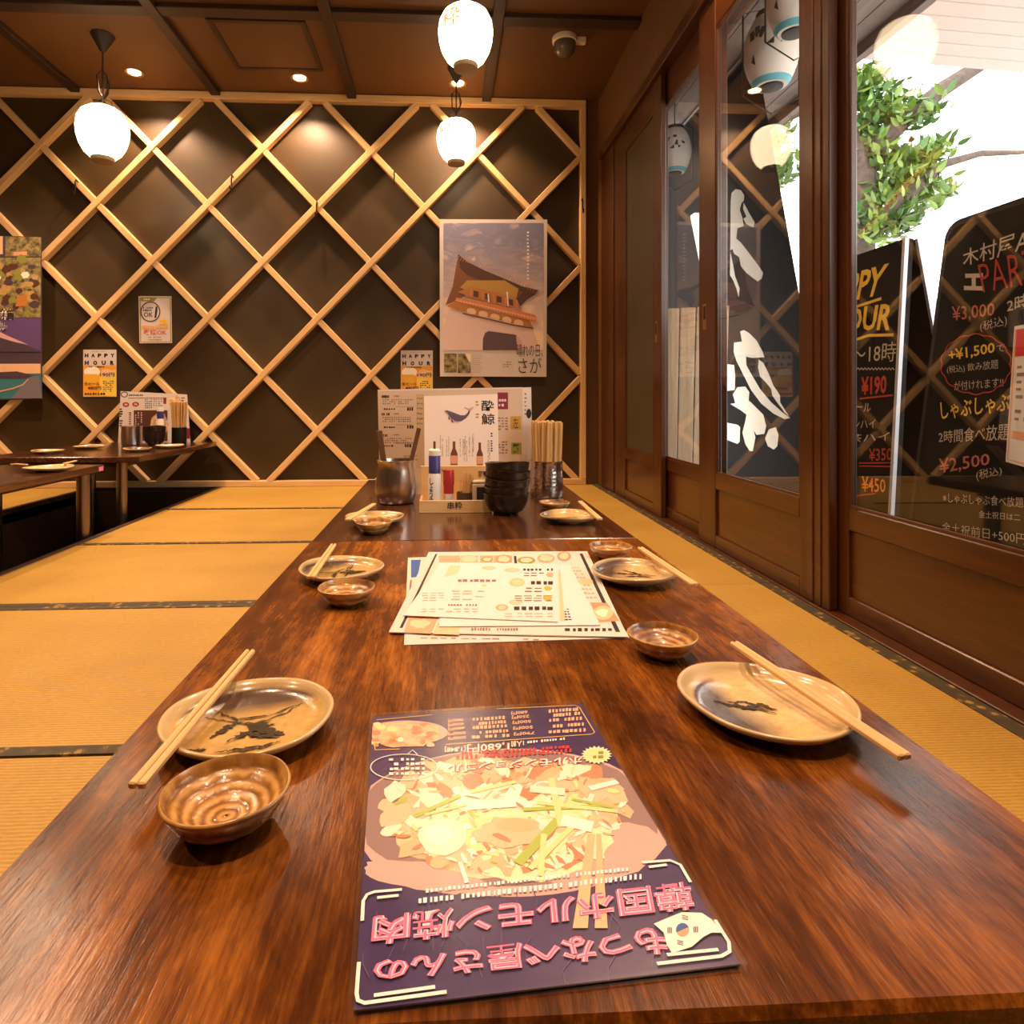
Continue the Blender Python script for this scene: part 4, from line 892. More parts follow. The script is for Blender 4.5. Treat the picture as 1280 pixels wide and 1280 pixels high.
s.rows((655.5, 490, 659, 520), 6, 'ink_soft', 1, .5, col=1); s.ell(661, 517, 3.2, 6, 'ink', 1, 'printed_emblem'); s.done(); tag(o, 'white menu whose right edge shows behind the beige drinks menu', 'menu')
# whale flyer in a wooden stand
fy = on2(575, 632).y + .06
s = wall_sheet(fy, 575, 550); s.step = .0002
o = s.obj('sake_flyer', [s.px(*q) for q in ((530, 495), (622, 492.5), (624, 606), (531, 606))], .0014, 'flyer')
s.poly([CE(*q) for q in ((855, 320), (890, 312), (930, 325), (985, 345), (1050, 370), (1100, 370), (1130, 345), (1145, 315), (1100, 285), (1095, 270), (1140, 290), (1165, 285), (1205, 265), (1190, 300), (1165, 318), (1150, 360), (1115, 405), (1060, 440), (1000, 445), (950, 420), (915, 380), (885, 350))], 'whale', 2, 'whale_emblem')
s.poly([CE(*q) for q in ((855, 320), (890, 340), (920, 385), (955, 425), (1000, 448), (1060, 442), (1020, 460), (970, 455), (930, 420), (900, 375), (868, 345))], 'whale_pink', 3, 'whale_belly')
s.poly([CE(*q) for q in ((905, 375), (922, 400), (925, 430), (905, 415))], 'whale', 3, 'whale_emblem'); s.poly([CE(*q) for q in ((935, 410), (955, 430), (968, 465), (940, 450))], 'whale', 3, 'whale_emblem')
s.poly([CE(*q) for q in ((1095, 270), (1140, 290), (1165, 285), (1205, 265), (1190, 300), (1160, 318), (1120, 298))], 'whale_pink', 3, 'whale_tail')
CF = lambda x, y: (580 + x / 7.114, 480 + y / 7.114)
s.text('酔', (*CF(155, 145), *CF(265, 240)), 'ink', 2, .012, 'flyer_title'); s.text('鯨', (*CF(155, 262), *CF(272, 362)), 'ink', 2, .012, 'flyer_title')
s.rows((*CF(105, 145), *CF(140, 310)), 6, 'gold', 2, .6, col=1)
for x, y0, y1 in ((0, 480, 690), (20, 490, 690), (45, 470, 610), (80, 440, 610), (210, 480, 720), (222, 500, 720)): s.rows((*CF(x, y0), *CF(x + 10, y1)), 14, 'ink_soft', 2, .6, col=1)
s.rows((*CF(238, 430), *CF(258, 605)), 8, 'ink', 2, .7, col=1)
for x0 in (805, 830, 880, 905, 1040, 1075, 1100, 1150, 1185): s.rows((*CE(x0, 600 + (x0 % 7) * 12), *CE(x0 + 14, 860)), 13, 'ink_soft', 2, .6, col=1)
def bottle_print(x, y0, y1, w, f):
    h = y1 - y0
    s.poly([f(x - w * .18, y0), f(x + w * .18, y0), f(x + w * .2, y0 + h * .3), f(x + w * .5, y0 + h * .52), f(x + w * .5, y1), f(x - w * .5, y1), f(x - w * .5, y0 + h * .52), f(x - w * .2, y0 + h * .3)], 'bottle', 2, 'bottle_picture')
    s.poly([f(x - w * .46, y0 + h * .6), f(x + w * .46, y0 + h * .6), f(x + w * .46, y0 + h * .95), f(x - w * .46, y0 + h * .95)], 'salmon', 3, 'bottle_label_picture')
bottle_print(972, 680, 960, 84, CE); bottle_print(140, 520, 722, 56, CF)
s.done(); tag(o, 'white sake flyer with a whale drawing, standing in front of the beige menu', 'flyer')
# wooden condiment tray
tp0, tp1 = on2(524, 641), on2(615, 641); ty = tp0.y - .004
tr = tag(empty('condiment_tray', ((tp0.x + tp1.x) / 2, ty + .06, Z2)), 'pale wooden condiment tray with a black brush mark, in front of the whale flyer', 'tray')
tw = (tp1.x - tp0.x) / 2; td = .065
MB().box(-tw, tw, -td, td, 0, .006).build('tray_base', 'pine', tr, bevel=.001)
fp = MB().box(-tw, tw, -td, -td + .007, .006, .034).build('front_board', 'pine', tr, bevel=.001)
MB().box(-tw, tw, td - .007, td, .006, .114).build('back_board', 'pine', tr, bevel=.001)
for sg in (-1, 1): MB().box(sg * tw - (.007 if sg > 0 else 0), sg * tw + (0 if sg > 0 else .007), -td + .007, td - .007, .006, .030).build('side_board', 'pine', tr, bevel=.001)
def text_local(body, w, h, cx, cz, y, mat, parent, name, bold=.01):
    vs, fs = glyphs(body, bold); MB().add([(cx + (a - .5) * w, y, cz + (b - .5) * h) for a, b in vs], fs).build(name, mat, parent, fix=False)
text_local('串粋', .040, .020, -.002, .020, -td - .0006, 'ink', fp, 'brush_mark')
text_local('居酒屋メニュー', .062, .010, -.036, .103, td - .0078, 'ink_soft', tr, 'back_board_lettering', .02)
tx = lambda u: (u - 524) / (615 - 524) * 2 * tw - tw + tr.location.x
# items
def put(name, u, dy, lab, cat): return tag(empty(name, (tx(u), tr.location.y + dy, Z2 + .006)), lab, cat)
b = put('sauce_bottle', 543, -.036, 'white bottle with a dark blue neck wrap in the condiment tray', 'bottle')
MB().lathe([(.001, 0), (.0165, 0), (.018, .003), (.018, .060), (.0165, .072), (.0135, .082), (.0135, .090), (.001, .090)], 28).build('bottle_body', 'white_plastic', b, smooth=45)
MB().lathe([(.0160, .076), (.0160, .112), (.0150, .113), (.001, .113)], 28).build('neck_wrap', 'blue_wrap', b, smooth=45)
MB().lathe([(.0155, .113), (.0160, .1145), (.0160, .124), (.012, .127), (.001, .127)], 28).build('bottle_cap', 'white_plastic', b, smooth=45)
MB().lathe([(.0035, .127), (.0032, .142), (.001, .143)], 12).build('nozzle', 'tongs', b, smooth=45)
lb = MB(); vs, fs = glyphs('しょうゆ'.replace('', '\n').strip(), .02, 0, 1, .8)
lb.add([(.0183 * math.cos(-PI / 2 - .5 + (a - .5) * .7), .0183 * math.sin(-PI / 2 - .5 + (a - .5) * .7), .012 + b_ * .055) for a, b_ in vs], fs).build('body_lettering', 'ink', b, fix=False)
b = put('spice_shaker', 561, -.030, 'clear spice shaker with a red lid beside the blue-necked bottle', 'shaker')
MB().lathe([(.001, 0), (.0125, 0), (.0132, .003), (.0132, .040), (.001, .040)], 24).build('jar', 'spice' if 'spice' in M else 'red_cap', b, smooth=45)
MB().lathe([(.0142, .040), (.0146, .042), (.0146, .064), (.0138, .066), (.001, .066)], 24).build('lid', 'red_cap', b, smooth=45)
MB().lathe([(.0136, .008), (.0136, .026)], 24, closed=False).build('paper_label', 'paper', b, smooth=45)
b = put('toothpick_holder', 581, -.030, 'small dark wooden holder full of toothpicks in the condiment tray', 'holder')
MB().lathe([(.001, 0), (.0185, 0), (.0195, .002), (.0195, .026), (.0175, .026), (.0170, .004), (.001, .004)], 24, closed=False).build('holder_body', 'brown_wood', b, smooth=45)
rt = random.Random(5)
for k_ in range(34):
    a, r = rt.uniform(0, 2 * PI), .013 * math.sqrt(rt.random()); x, y = r * math.cos(a), r * math.sin(a)
    MB().tube([(x, y, .005), (x + rt.uniform(.002, .016), y + rt.uniform(-.004, .004), .052 + rt.uniform(-.004, .005))], .0011, 5).build('toothpick', 'stick', b)
b = put('spice_tin', 600, -.030, 'pale tin box beside the stack of black bowls in the tray', 'tin')
MB().box(-.020, .020, -.012, .012, 0, .046).build('tin_body', 'tin', b, bevel=.002); MB().box(-.0205, .0205, -.0125, .0125, .046, .052).build('tin_lid', 'tin', b, bevel=.002)
MB().box(-.008, .019, -.0126, -.0121, .004, .040).build('dark_label', 'ink', b)
b = put('glass_shaker', 606, .012, 'small clear shaker with a flat steel lid at the back of the tray', 'shaker')
MB().lathe([(.001, 0), (.013, 0), (.014, .003), (.014, .058), (.001, .058)], 24).build('jar', 'clear', b, smooth=45); MB().lathe([(.0145, .058), (.0148, .060), (.0145, .071), (.001, .073)], 24).build('lid', 'steel', b, smooth=45)
for nm, (kx, kz) in {'sauce_bottle': (1.0, 1.30), 'spice_shaker': (1.05, 1.62), 'toothpick_holder': (1.12, 1.75), 'spice_tin': (1.0, 1.5), 'glass_shaker': (1.0, 1.4)}.items():
    [x for x in S.objects if x.name == nm][0].scale = (kx, kx, kz)
# stack of black bowls
p = on2(635, 645)
R = .060
def black_bowl():
    b = empty('black_bowl')
    prof = [(.001, .003), (.026, .003), (.028, 0), (.033, 0), (.034, .006), (.045, .012), (.054, .026), (.058, .040), (.0600, .052), (.0615, .055), (.0590, .056), (.056, .042), (.051, .028), (.042, .017), (.020, .011), (.001, .010)]
    MB().lathe([(r * (1.0 + (.012 if i % 2 else 0)), z) for i, (r, z) in enumerate(prof)], 44, lambda a, r, z: (1 + .02 * r / .06 * math.sin(2 * a + .5), .0022 * r / .06 * math.sin(2 * a)), closed=False).build('bowl_body', 'black_bowl', b, smooth=60)
    return b
bb = black_bowl()
labs = ['lowest black bowl of the stack on the far table', 'second black bowl from the bottom of the stack', 'middle black bowl of the stack on the far table', 'second black bowl from the top of the stack', 'topmost tilted black bowl of the stack on the far table']
for i, lab in enumerate(labs):
    o = bb if i == 0 else copy_tree(bb)
    o.location = (p.x + .001 * i - .002, p.y + .035, Z2 + i * .0205); o.rotation_euler = (.008 * i, (-.02 * i if i < 4 else -.10), i * 1.1); tag(o, lab, 'bowl', 'black bowls in a stack')
# hammered cup with chopsticks
p = on2(686.5, 624); hc = tag(empty('chopstick_cup', (p.x, p.y + .05, Z2)), 'hammered metal cup packed with chopsticks on the far table, right side', 'cup')
MB().lathe([(.001, .001), (.047, 0), (.0505, .004), (.0515, .030), (.0505, .075), (.0495, .110), (.0505, .1135), (.0490, .114), (.0475, .110), (.0485, .075), (.0490, .030), (.047, .007), (.001, .005)], 48, closed=False).build('cup_body', 'hammered', hc, smooth=50)
def bundle(cup_o, n_r, rad, h, lab, grp, spread=.35, seed=2):
    rnd = random.Random(seed); proto = None; pts = []
    s_ = .0093
    for i in range(-n_r, n_r + 1):
        for j in range(-n_r, n_r + 1):
            x, y = (i + .5 * (j % 2)) * s_, j * s_ * .87
            if math.hypot(x, y) < rad: pts.append((x, y))
    for x, y in pts:
        if proto is None:
            m_ = MB(); m_.box(-.0040, .0040, -.0026, .0026, 0, h)
            proto = m_.build('disposable_chopsticks', 'stick_dark', bevel=.0009); o = proto
        else:
            o = proto.copy(); COL.objects.link(o)
        o.location = (cup_o.location.x + x, cup_o.location.y + y, Z2 + .008 + rnd.uniform(0, .006)); o.rotation_euler = (-y * spread * 1.2, x * spread * 1.6 + rnd.uniform(-.012, .012), rnd.uniform(-.5, .5))
        tag(o, lab, 'chopsticks', grp)
    return proto
bundle(hc, 6, .0415, .225, 'unused chopsticks standing upright in the hammered cup on the far table', 'chopsticks in the hammered cup', .55)

# ================================================================ LEFT TABLES: dishes, cups, menus
def onl(u, v, h=0.0): return onz(u, v, ZT + h)
def simple_plate(u, v, R, lab, src):
    o = copy_tree(plates[src]); q = onl(u, v, RW); o.location = (q.x, q.y, ZT); o.scale = (R / .075,) * 2 + (1,); o.rotation_euler.z = random.uniform(0, 6); tag(o, lab, 'plate', 'plates on the left tables'); return q
simple_plate(61, 583, .085, 'pale plate on the low table at the left edge', 'b')
simple_plate(60, 562.5, .085, 'pale plate at the left of the table against the wall', 'd')
simple_plate(111, 557, .085, 'pale plate in the middle of the table against the wall', 'c')
simple_plate(172, 560, .085, 'pale plate in front of the metal cup on the table against the wall', 'f')
simple_plate(212, 556, .075, 'pale plate under the black chopstick cup on the table against the wall', 'b')
chopsticks(onl(18, 580, .024), onl(34, 581, .024), 'wooden chopsticks beside the plate at the left edge')
chopsticks(onl(80, 579.5, .024), onl(95, 576, .026), 'wooden chopsticks right of the plate at the left edge')
p = onl(159, 557); cp = tag(empty('metal_cup', (p.x, p.y + .06, ZT)), 'shiny metal cup on the left table against the wall', 'cup')
MB().lathe([(.001, .001), (.054, 0), (.060, .004), (.063, .05), (.061, .110), (.064, .124), (.062, .125), (.058, .110), (.060, .05), (.056, .007), (.001, .005)], 36, closed=False).build('cup_body', 'pewter', cp, smooth=50)
p = onl(187, 557.5); bq = copy_tree(bb); bq.location = (p.x, p.y + .07, ZT); bq.scale = (1.15, 1.15, 1.5); bq.rotation_euler = (0, 0, 0); tag(bq, 'dark bowl between the two cups on the left table against the wall', 'bowl', 'dark bowls on the left table')
bq2 = copy_tree(bb); bq2.location = (p.x, p.y + .07, ZT + .040); bq2.scale = (1.15, 1.15, 1.5); bq2.rotation_euler = (0, 0, 1); tag(bq2, 'upper dark bowl stacked between the two cups on the left table', 'bowl', 'dark bowls on the left table')
p = onl(220, 556.5); kc = tag(empty('chopstick_cup', (p.x, p.y + .05, ZT)), 'plain black cup full of chopsticks on the left table against the wall', 'cup')
MB().lathe([(.001, .001), (.044, 0), (.046, .004), (.046, .115), (.043, .115), (.043, .007), (.001, .005)], 32, closed=False).build('cup_body', 'black_metal', kc, smooth=50)
Z2 = ZT
bundle(kc, 4, .034, .27, 'chopsticks standing in the black cup on the left table', 'chopsticks in the black cup', .9, 4)
sq = 4.545
s = wall_sheet(sq, 195, 520); s.step = .0002
CL = lambda x, y: (140 + x / 10.667, 480 + y / 10.667)
o = s.obj('standing_menu', [s.px(*CL(*q)) for q in ((115, 95), (1000, 140), (1045, 780), (80, 800))], .003, 'paper')
s.line(ellp(165, 140, 42, 34, CL, 18) + [CL(207, 140)], .006, 'ink', 1, 'emblem'); s.rows((*CL(225, 135), *CL(440, 165)), 1, 'ink', 1, .8, col=9); s.line([CL(215, 190), CL(700, 185)], .004, 'ink', 1)
for x, y in ((185, 275), (315, 270)): s.poly(ellp(x, y, 45, 32, CL, 16), 'maroon', 1, 'picture'); s.poly(ellp(x, y, 26, 16, CL, 12, .2), 'salmon', 2, 'picture')
s.rows((*CL(440, 195), *CL(540, 330)), 5, 'ink', 1, .6, col=4); s.rows((*CL(550, 195), *CL(680, 300)), 4, 'ink_soft', 1, .6); s.box(*CL(685, 180), *CL(725, 265), 'maroon', 1, 'picture')
s.poly([CL(740, 175), CL(895, 150), CL(935, 295), CL(735, 290)], 'foodnoise', 1, 'picture'); s.box(*CL(290, 350), *CL(740, 760), 'roof', 1, 'picture')
s.poly(ellp(630, 560, 120, 190, CL, 20, .1), 'foodnoise', 2, 'picture')
for x in (310, 345, 385): s.rows((*CL(x, 370), *CL(x + 20, 580)), 7, 'paper', 2, .7, col=1)
s.rows((*CL(100, 320), *CL(150, 570)), 8, 'ink', 1, .7, col=1); s.rows((*CL(225, 370), *CL(275, 570)), 7, 'maroon', 1, .7, col=1); s.rows((*CL(925, 170), *CL(985, 340)), 5, 'ink', 1, .5, col=1); s.rows((*CL(930, 430), *CL(1000, 560)), 5, 'ink_soft', 1, .7, col=2); s.box(*CL(940, 590), *CL(1040, 730), 'maroon', 1, 'picture')
s.done(); tag(o, 'food menu with pictures standing behind the cups on the left table', 'menu')
p = onl(184, 556); sb = tag(empty('sauce_bottle', (p.x, 4.50, ZT)), 'white bottle with a blue band behind the dark bowls on the left table', 'bottle')
MB().lathe([(.001, 0), (.022, 0), (.024, .004), (.024, .15), (.020, .165), (.001, .165)], 24).build('bottle_body', 'white_plastic', sb, smooth=45); MB().lathe([(.0215, .166), (.0215, .215), (.001, .215)], 24).build('neck_wrap', 'blue_wrap', sb, smooth=45); MB().lathe([(.022, .216), (.022, .238), (.001, .24)], 24).build('bottle_cap', 'white_plastic', sb, smooth=45)

# ================================================================ POSTERS ON THE BACK WALL
# temple-gate poster
s = wall_sheet(LF - .026, 617, 372); s.step = .0008
CP = lambda x, y: (530 + x / 5.567, 250 + y / 5.567)
P_ = lambda *q: [CP(*a) for a in q]
o = s.obj('travel_poster', [s.px(*q) for q in ((549.5, 274), (684, 274.5), (683, 471), (550, 470.5))], .002, 'paper')
yA, yB = s.px(617, 430)[1], s.px(617, 280)[1]
M['poster_sky'] = mat_sky_print('poster_sky', (.24, .23, .33), (.52, .40, .40), (1.0, .74, .50), yA, yB, (.85, .62, .48))
s.poly(P_((135, 160), (832, 160), (832, 1045), (135, 1045)), 'poster_sky', 1, 'sky_picture')
s.poly(P_((135, 880), (170, 775), (275, 780), (440, 825), (620, 870), (755, 895), (790, 1000), (800, 1045), (135, 1045)), 'pale_wall', 2, 'gate_base_picture')
s.poly(P_((408, 1045), (410, 965), (425, 925), (450, 912), (640, 938), (680, 980), (692, 1045)), 'arch', 3, 'arch_picture')
s.poly(P_((640, 938), (680, 980), (692, 1045), (650, 1045)), 'whale_pink', 4, 'arch_picture')
s.poly(P_((238, 378), (300, 430), (420, 490), (560, 548), (680, 600), (795, 628), (780, 655), (720, 690), (668, 745), (560, 690), (330, 640), (230, 700), (150, 730), (200, 600)), 'roof2', 3, 'roof_picture')
s.poly(P_((238, 378), (300, 430), (420, 490), (560, 548), (520, 590), (400, 560), (300, 520), (250, 470)), 'roof', 4, 'roof_picture')
s.poly(P_((560, 548), (680, 600), (795, 628), (780, 655), (720, 690), (668, 745), (640, 690), (690, 640), (600, 610)), 'roof', 4, 'roof_picture')
s.poly(P_((300, 560), (420, 560), (560, 560), (660, 620), (640, 690), (480, 660), (330, 640), (250, 610)), 'gold', 5, 'roof_picture')
s.poly(P_((235, 640), (330, 600), (640, 680), (680, 760), (560, 740), (330, 680)), 'eaves', 5, 'gate_picture')
s.poly(P_((225, 680), (330, 690), (560, 745), (770, 800), (790, 828), (770, 850), (560, 790), (330, 735), (215, 700)), 'vermilion', 6, 'gate_picture')
s.poly(P_((160, 740), (225, 700), (440, 770), (730, 835), (760, 890), (600, 855), (430, 810), (270, 775)), 'eaves', 5, 'gate_picture')
for k_ in range(5):
    x = 330 + k_ * 82; y = 775 + k_ * 20
    s.poly(ellp(x, y, 34, 22, CP, 14, 0, .25), 'peach', 7, 'gate_picture')
for k_ in range(9):
    x = 325 + k_ * 40; y = 618 + k_ * 10
    s.line(P_((x, y), (x + 4, y + 62)), .012, 'vermilion', 7, 'gate_picture')
for k_ in range(4):
    x = 345 + k_ * 80; y = 630 + k_ * 19
    s.poly(P_((x, y), (x + 34, y + 8), (x + 34, y + 50), (x, y + 42)), 'roof', 7, 'gate_picture')
s.line(P_((447, 655), (450, 712)), .010, 'white', 8, 'gate_picture'); s.line(P_((578, 640), (585, 740)), .010, 'white', 8, 'gate_picture')
for k_ in range(26): # railing and eave tiles
    x = 235 + k_ * 21; s.line(P_((x, 690 + k_ * 5.0), (x + 2, 712 + k_ * 5.0)), .005, 'peach', 8, 'gate_picture')
for k_ in range(30):
    t = k_ / 29; x = 245 + t * 540; y = 392 + t * 240 - 26 * math.sin(PI * t); s.line(P_((x, y), (x - 12, y + 26)), .004, 'eaves', 6, 'roof_picture')
s.line(P_((220, 700), (400, 735), (560, 775), (790, 830)), .006, 'peach', 9, 'gate_picture'); s.line(P_((270, 790), (440, 828), (600, 866), (760, 895)), .007, 'roof', 9, 'gate_picture')
s.rows((*CP(715, 215), *CP(735, 560)), 14, 'white', 9, .55, 'small_print', 0, 1)
s.box(*CP(140, 1068), *CP(228, 1200), 'leafphoto', 2, 'small_picture'); s.box(*CP(235, 1070), *CP(325, 1204), 'leafphoto', 2, 'small_picture'); s.poly(P_((285, 1070), (325, 1070), (325, 1135), (310, 1120)), 'poster_sky', 3, 'small_picture')
s.rows((*CP(335, 1070), *CP(410, 1205)), 10, 'ink_pale', 2, .4); s.rows((*CP(550, 1120), *CP(615, 1170)), 3, 'ink_soft', 2, .4)
s.text('晴れの日、', (*CP(645, 1002), *CP(825, 1092)), 'ink', 10, -.004, 'poster_title'); s.text('さが', (*CP(655, 1098), *CP(815, 1205)), 'ink', 10, -.004, 'poster_title')
s.done(); tag(o, 'tall travel poster of a red temple gate on the lattice at right', 'poster')
# smoking notice
s = wall_sheet(WY - .008, 194, 399); s.step = .0008
CQ = lambda x, y: (90 + x / 6.4, 360 + y / 6.4)
o = s.obj('notice_poster', [s.px(*CQ(*q)) for q in ((532, 65), (795, 66), (800, 440), (540, 442))], .003, 'paper')
s.line([CQ(*q) for q in ((545, 76), (787, 78), (790, 430), (550, 432), (545, 76))], .007, 'olive', 1, 'frame_line')
s.poly([CQ(*q) for q in ((540, 76), (680, 76), (660, 106), (540, 106))], 'olive', 2, 'header_tab'); s.rows((*CQ(560, 82), *CQ(640, 100)), 1, 'pale_green', 3, .8, col=5)
s.line(ellp(628, 190, 76, 78, CQ, 30) + [CQ(704, 190)], .007, 'ink', 2, 'circle_mark'); s.text('OK', (*CQ(575, 195), *CQ(648, 232)), 'ink', 2, .01, 'notice_lettering'); s.rows((*CQ(570, 150), *CQ(655, 188)), 2, 'ink', 2, .7, col=6)
s.poly([CQ(*q) for q in ((670, 150), (684, 145), (684, 180), (674, 240), (660, 240))], 'ink', 2, 'cigarette_mark'); s.box(*CQ(697, 248), *CQ(763, 290), 'yellow', 2, 'yellow_patch'); s.rows((*CQ(703, 258), *CQ(757, 282)), 2, 'orange', 3, .6)
s.box(*CQ(560, 302), *CQ(658, 325), 'orange', 2, 'orange_bar'); s.box(*CQ(667, 302), *CQ(768, 325), 'orange', 2, 'orange_bar'); s.rows((*CQ(565, 308), *CQ(652, 320)), 1, 'paper', 3, .8, col=7); s.rows((*CQ(672, 308), *CQ(762, 320)), 1, 'paper', 3, .8, col=7)
s.text('喫煙OK', (*CQ(575, 333), *CQ(758, 376)), 'red', 2, .012, 'notice_lettering'); s.rows((*CQ(610, 385), *CQ(720, 425)), 2, 'ink_soft', 2, .5, col=8)
s.done(); tag(o, 'white notice with a green frame and red OK lettering on the back wall', 'poster')
# happy hour posters
def happy(u0, v0, u1, v1, lab):
    s = wall_sheet(WY - .008, (u0 + u1) / 2, (v0 + v1) / 2); s.step = .0008; w, h = u1 - u0, v1 - v0
    f = lambda x, y: (u0 + w * x, v0 + h * y)
    o = s.obj('happy_hour_poster', [s.px(*f(*q)) for q in ((0, 0), (1, 0), (1, 1), (0, 1))], .003, 'paper')
    s.rows((*f(.25, .02), *f(.72, .06)), 1, 'ink_pale', 2, .6, col=10)
    for k_, ch in enumerate('HAPPY'): s.text(ch, (*f(.05 + k_ * .195, .085), *f(.16 + k_ * .195, .165)), 'ink', 2, .06, 'headline')
    for k_, ch in enumerate('HOUR'): s.text(ch, (*f(.05 + k_ * .255, .235), *f(.17 + k_ * .255, .325)), 'ink', 2, .06, 'headline')
    s.poly([f(*q) for q in ((.01, .34), (.99, .34), (.99, .985), (.01, .985))], 'orange', 1, 'orange_ground'); s.poly([f(*q) for q in ((.5, .5), (.99, .42), (.99, .985), (.5, .985))], 'yellow', 2, 'yellow_ground')
    s.poly([f(.27 + .24 * math.cos(2 * PI * k_ / 24), .47 + .11 * math.sin(2 * PI * k_ / 24)) for k_ in range(24)], 'cream', 3, 'beer_foam_picture'); s.poly([f(*q) for q in ((.08, .52), (.44, .52), (.40, .72), (.12, .72))], 'beer', 3, 'beer_picture')
    s.rows((*f(.18, .345), *f(.66, .385)), 1, 'ink', 4, .8, col=8)
    s.poly([f(.72 + .19 * math.cos(2 * PI * k_ / 20), .5 + .09 * math.sin(2 * PI * k_ / 20)) for k_ in range(20)], 'peach', 3, 'price_burst'); s.text('190円', (*f(.52, .49), *f(.95, .575)), 'ink', 4, .018, 'price')
    s.text('生ビール', (*f(.04, .69), *f(.5, .755)), 'ink', 4, .01, 'drink_name'); s.text('480円', (*f(.14, .775), *f(.55, .855)), 'ink', 4, .018, 'price'); s.rows((*f(.6, .65), *f(.94, .9)), 6, 'ink', 4, .5, col=5); s.rows((*f(.05, .91), *f(.84, .965)), 1, 'ink', 4, .8, col=10)
    s.done(); tag(o, lab, 'poster', 'happy hour posters')
happy(104, 437, 145.5, 496, 'orange happy hour beer poster at the left, above the left table menu'); happy(501, 438, 541, 496, 'orange happy hour beer poster just left of the temple poster')
# landscape poster cut by the frame
s = wall_sheet(LF - .030, 10, 398); s.step = .0008
CR = lambda x, y: (x / 5.567, 280 + y / 5.567)
o = s.obj('photo_poster', [s.px(*q) for q in ((-70, 293), (52, 296), (52.5, 499), (-70, 501))], .002, 'mountain')
s.poly([CR(-380, 85), CR(20, 85), CR(20, 210), CR(-380, 210)], 'peach', 1, 'picture'); s.poly([CR(38, 88), CR(285, 92), CR(285, 225), CR(38, 225)], 'leafphoto', 1, 'picture'); s.poly([CR(95, 195), CR(190, 190), CR(190, 218), CR(95, 220)], 'salmon', 2, 'picture')
s.poly([CR(-380, 235), CR(284, 235), CR(284, 650), CR(-380, 650)], 'leafphoto', 1, 'picture')
for k_ in range(90):
    x, y = rt.uniform(-370, 280), rt.uniform(240, 645)
    if x > 245: continue
    pal = ['mountain', 'roof', 'olive', 'roof', 'gold_noise'] if y > 400 or rt.random() < .5 else ['cream', 'gold_noise', 'olive']
    rr = 12 + 22 * rt.random()
    s.poly([CR(min(283, x + rr * math.cos(2 * PI * q_ / 7) * 1.2), min(648, y + rr * math.sin(2 * PI * q_ / 7) * rt.uniform(.6, 1.2))) for q_ in range(7)], rt.choice(pal), 1, 'picture')
s.poly([CR(120, 500), CR(190, 490), CR(190, 570), CR(110, 575)], 'eaves', 2, 'picture')
s.poly([CR(-380, 655), CR(284, 655), CR(284, 890), CR(-380, 890)], 'violet', 1, 'picture'); s.poly([CR(-380, 840), CR(-60, 770), CR(20, 800), CR(100, 820), CR(200, 850), CR(284, 880), CR(284, 890), CR(-380, 890)], 'mountain', 3, 'picture'); s.poly([CR(-380, 690), CR(-100, 700), CR(60, 780), CR(200, 840), CR(100, 820), CR(-60, 770), CR(-380, 780)], 'whale_pink', 2, 'picture')
s.poly([CR(-380, 975), CR(284, 972), CR(296, 1212), CR(-380, 1222)], 'teal', 1, 'picture'); s.poly([CR(-380, 975), CR(284, 972), CR(285, 1040), CR(-380, 1045)], 'peach', 2, 'picture'); s.poly([CR(-380, 1060), CR(20, 1030), CR(120, 1025), CR(240, 1055), CR(180, 1075), CR(-380, 1075)], 'mountain', 3, 'picture'); s.poly([CR(210, 1065), CR(270, 1058), CR(296, 1212), CR(80, 1215)], 'road', 2, 'picture'); s.line([CR(0, 1165), CR(90, 1145), CR(160, 1120), CR(200, 1080)], .008, 'salmon', 3, 'picture')
for body, q in (('箱', (CR(5, 590), CR(105, 590), CR(105, 668), CR(5, 668))), ('島', (CR(-45, 680), CR(52, 680), CR(52, 745), CR(-45, 745)))):
    s.text(body, q, 'cream', 4, .05, 'poster_title_outline'); s.text(body, q, 'ink', 5, .0, 'poster_title')
s.done(); tag(o, 'collage poster of forest, mountain and coast photographs at the left edge', 'poster')

# ================================================================ OUTSIDE
GZ = -0.30
pv = struct(box('ground', 1.30, 30, -12, 30, GZ - .1, GZ, 'pavement'))
# eave over the door and white-boarded canopy
ev = tag(empty('eave', (1.85, 2.0, 2.69)), 'weathered grey wooden eave soffit just outside the doors', 'eave')
for k_ in range(8):
    a = 1.36 + k_ * .13; MB().box(a - 1.85 + .002, a + .128 - 1.85, -3.5, 3.6, -.01, .03).build('soffit_plank', 'eave_wood', ev, bevel=.002)
MB().box(2.40 - 1.85, 2.45 - 1.85, -3.5, 3.6, -.078, .20).build('fascia', 'eave_wood', ev, bevel=.003)
cn = tag(empty('canopy', (2.46, 3.64, 2.615)), 'white boarded canopy ceiling outside the nearest glass door', 'canopy')
cn.rotation_euler = (0, .055, 0)
for k_ in range(30):
    MB().box(-.006, 6, -(k_ + 1) * .112 + .004, -k_ * .112, 0, .02).build('canopy_board', 'canopy', cn, bevel=.003)
MB().box(0, 6, -30 * .112, 0, .0205, .035).build('backing', 'black', cn)
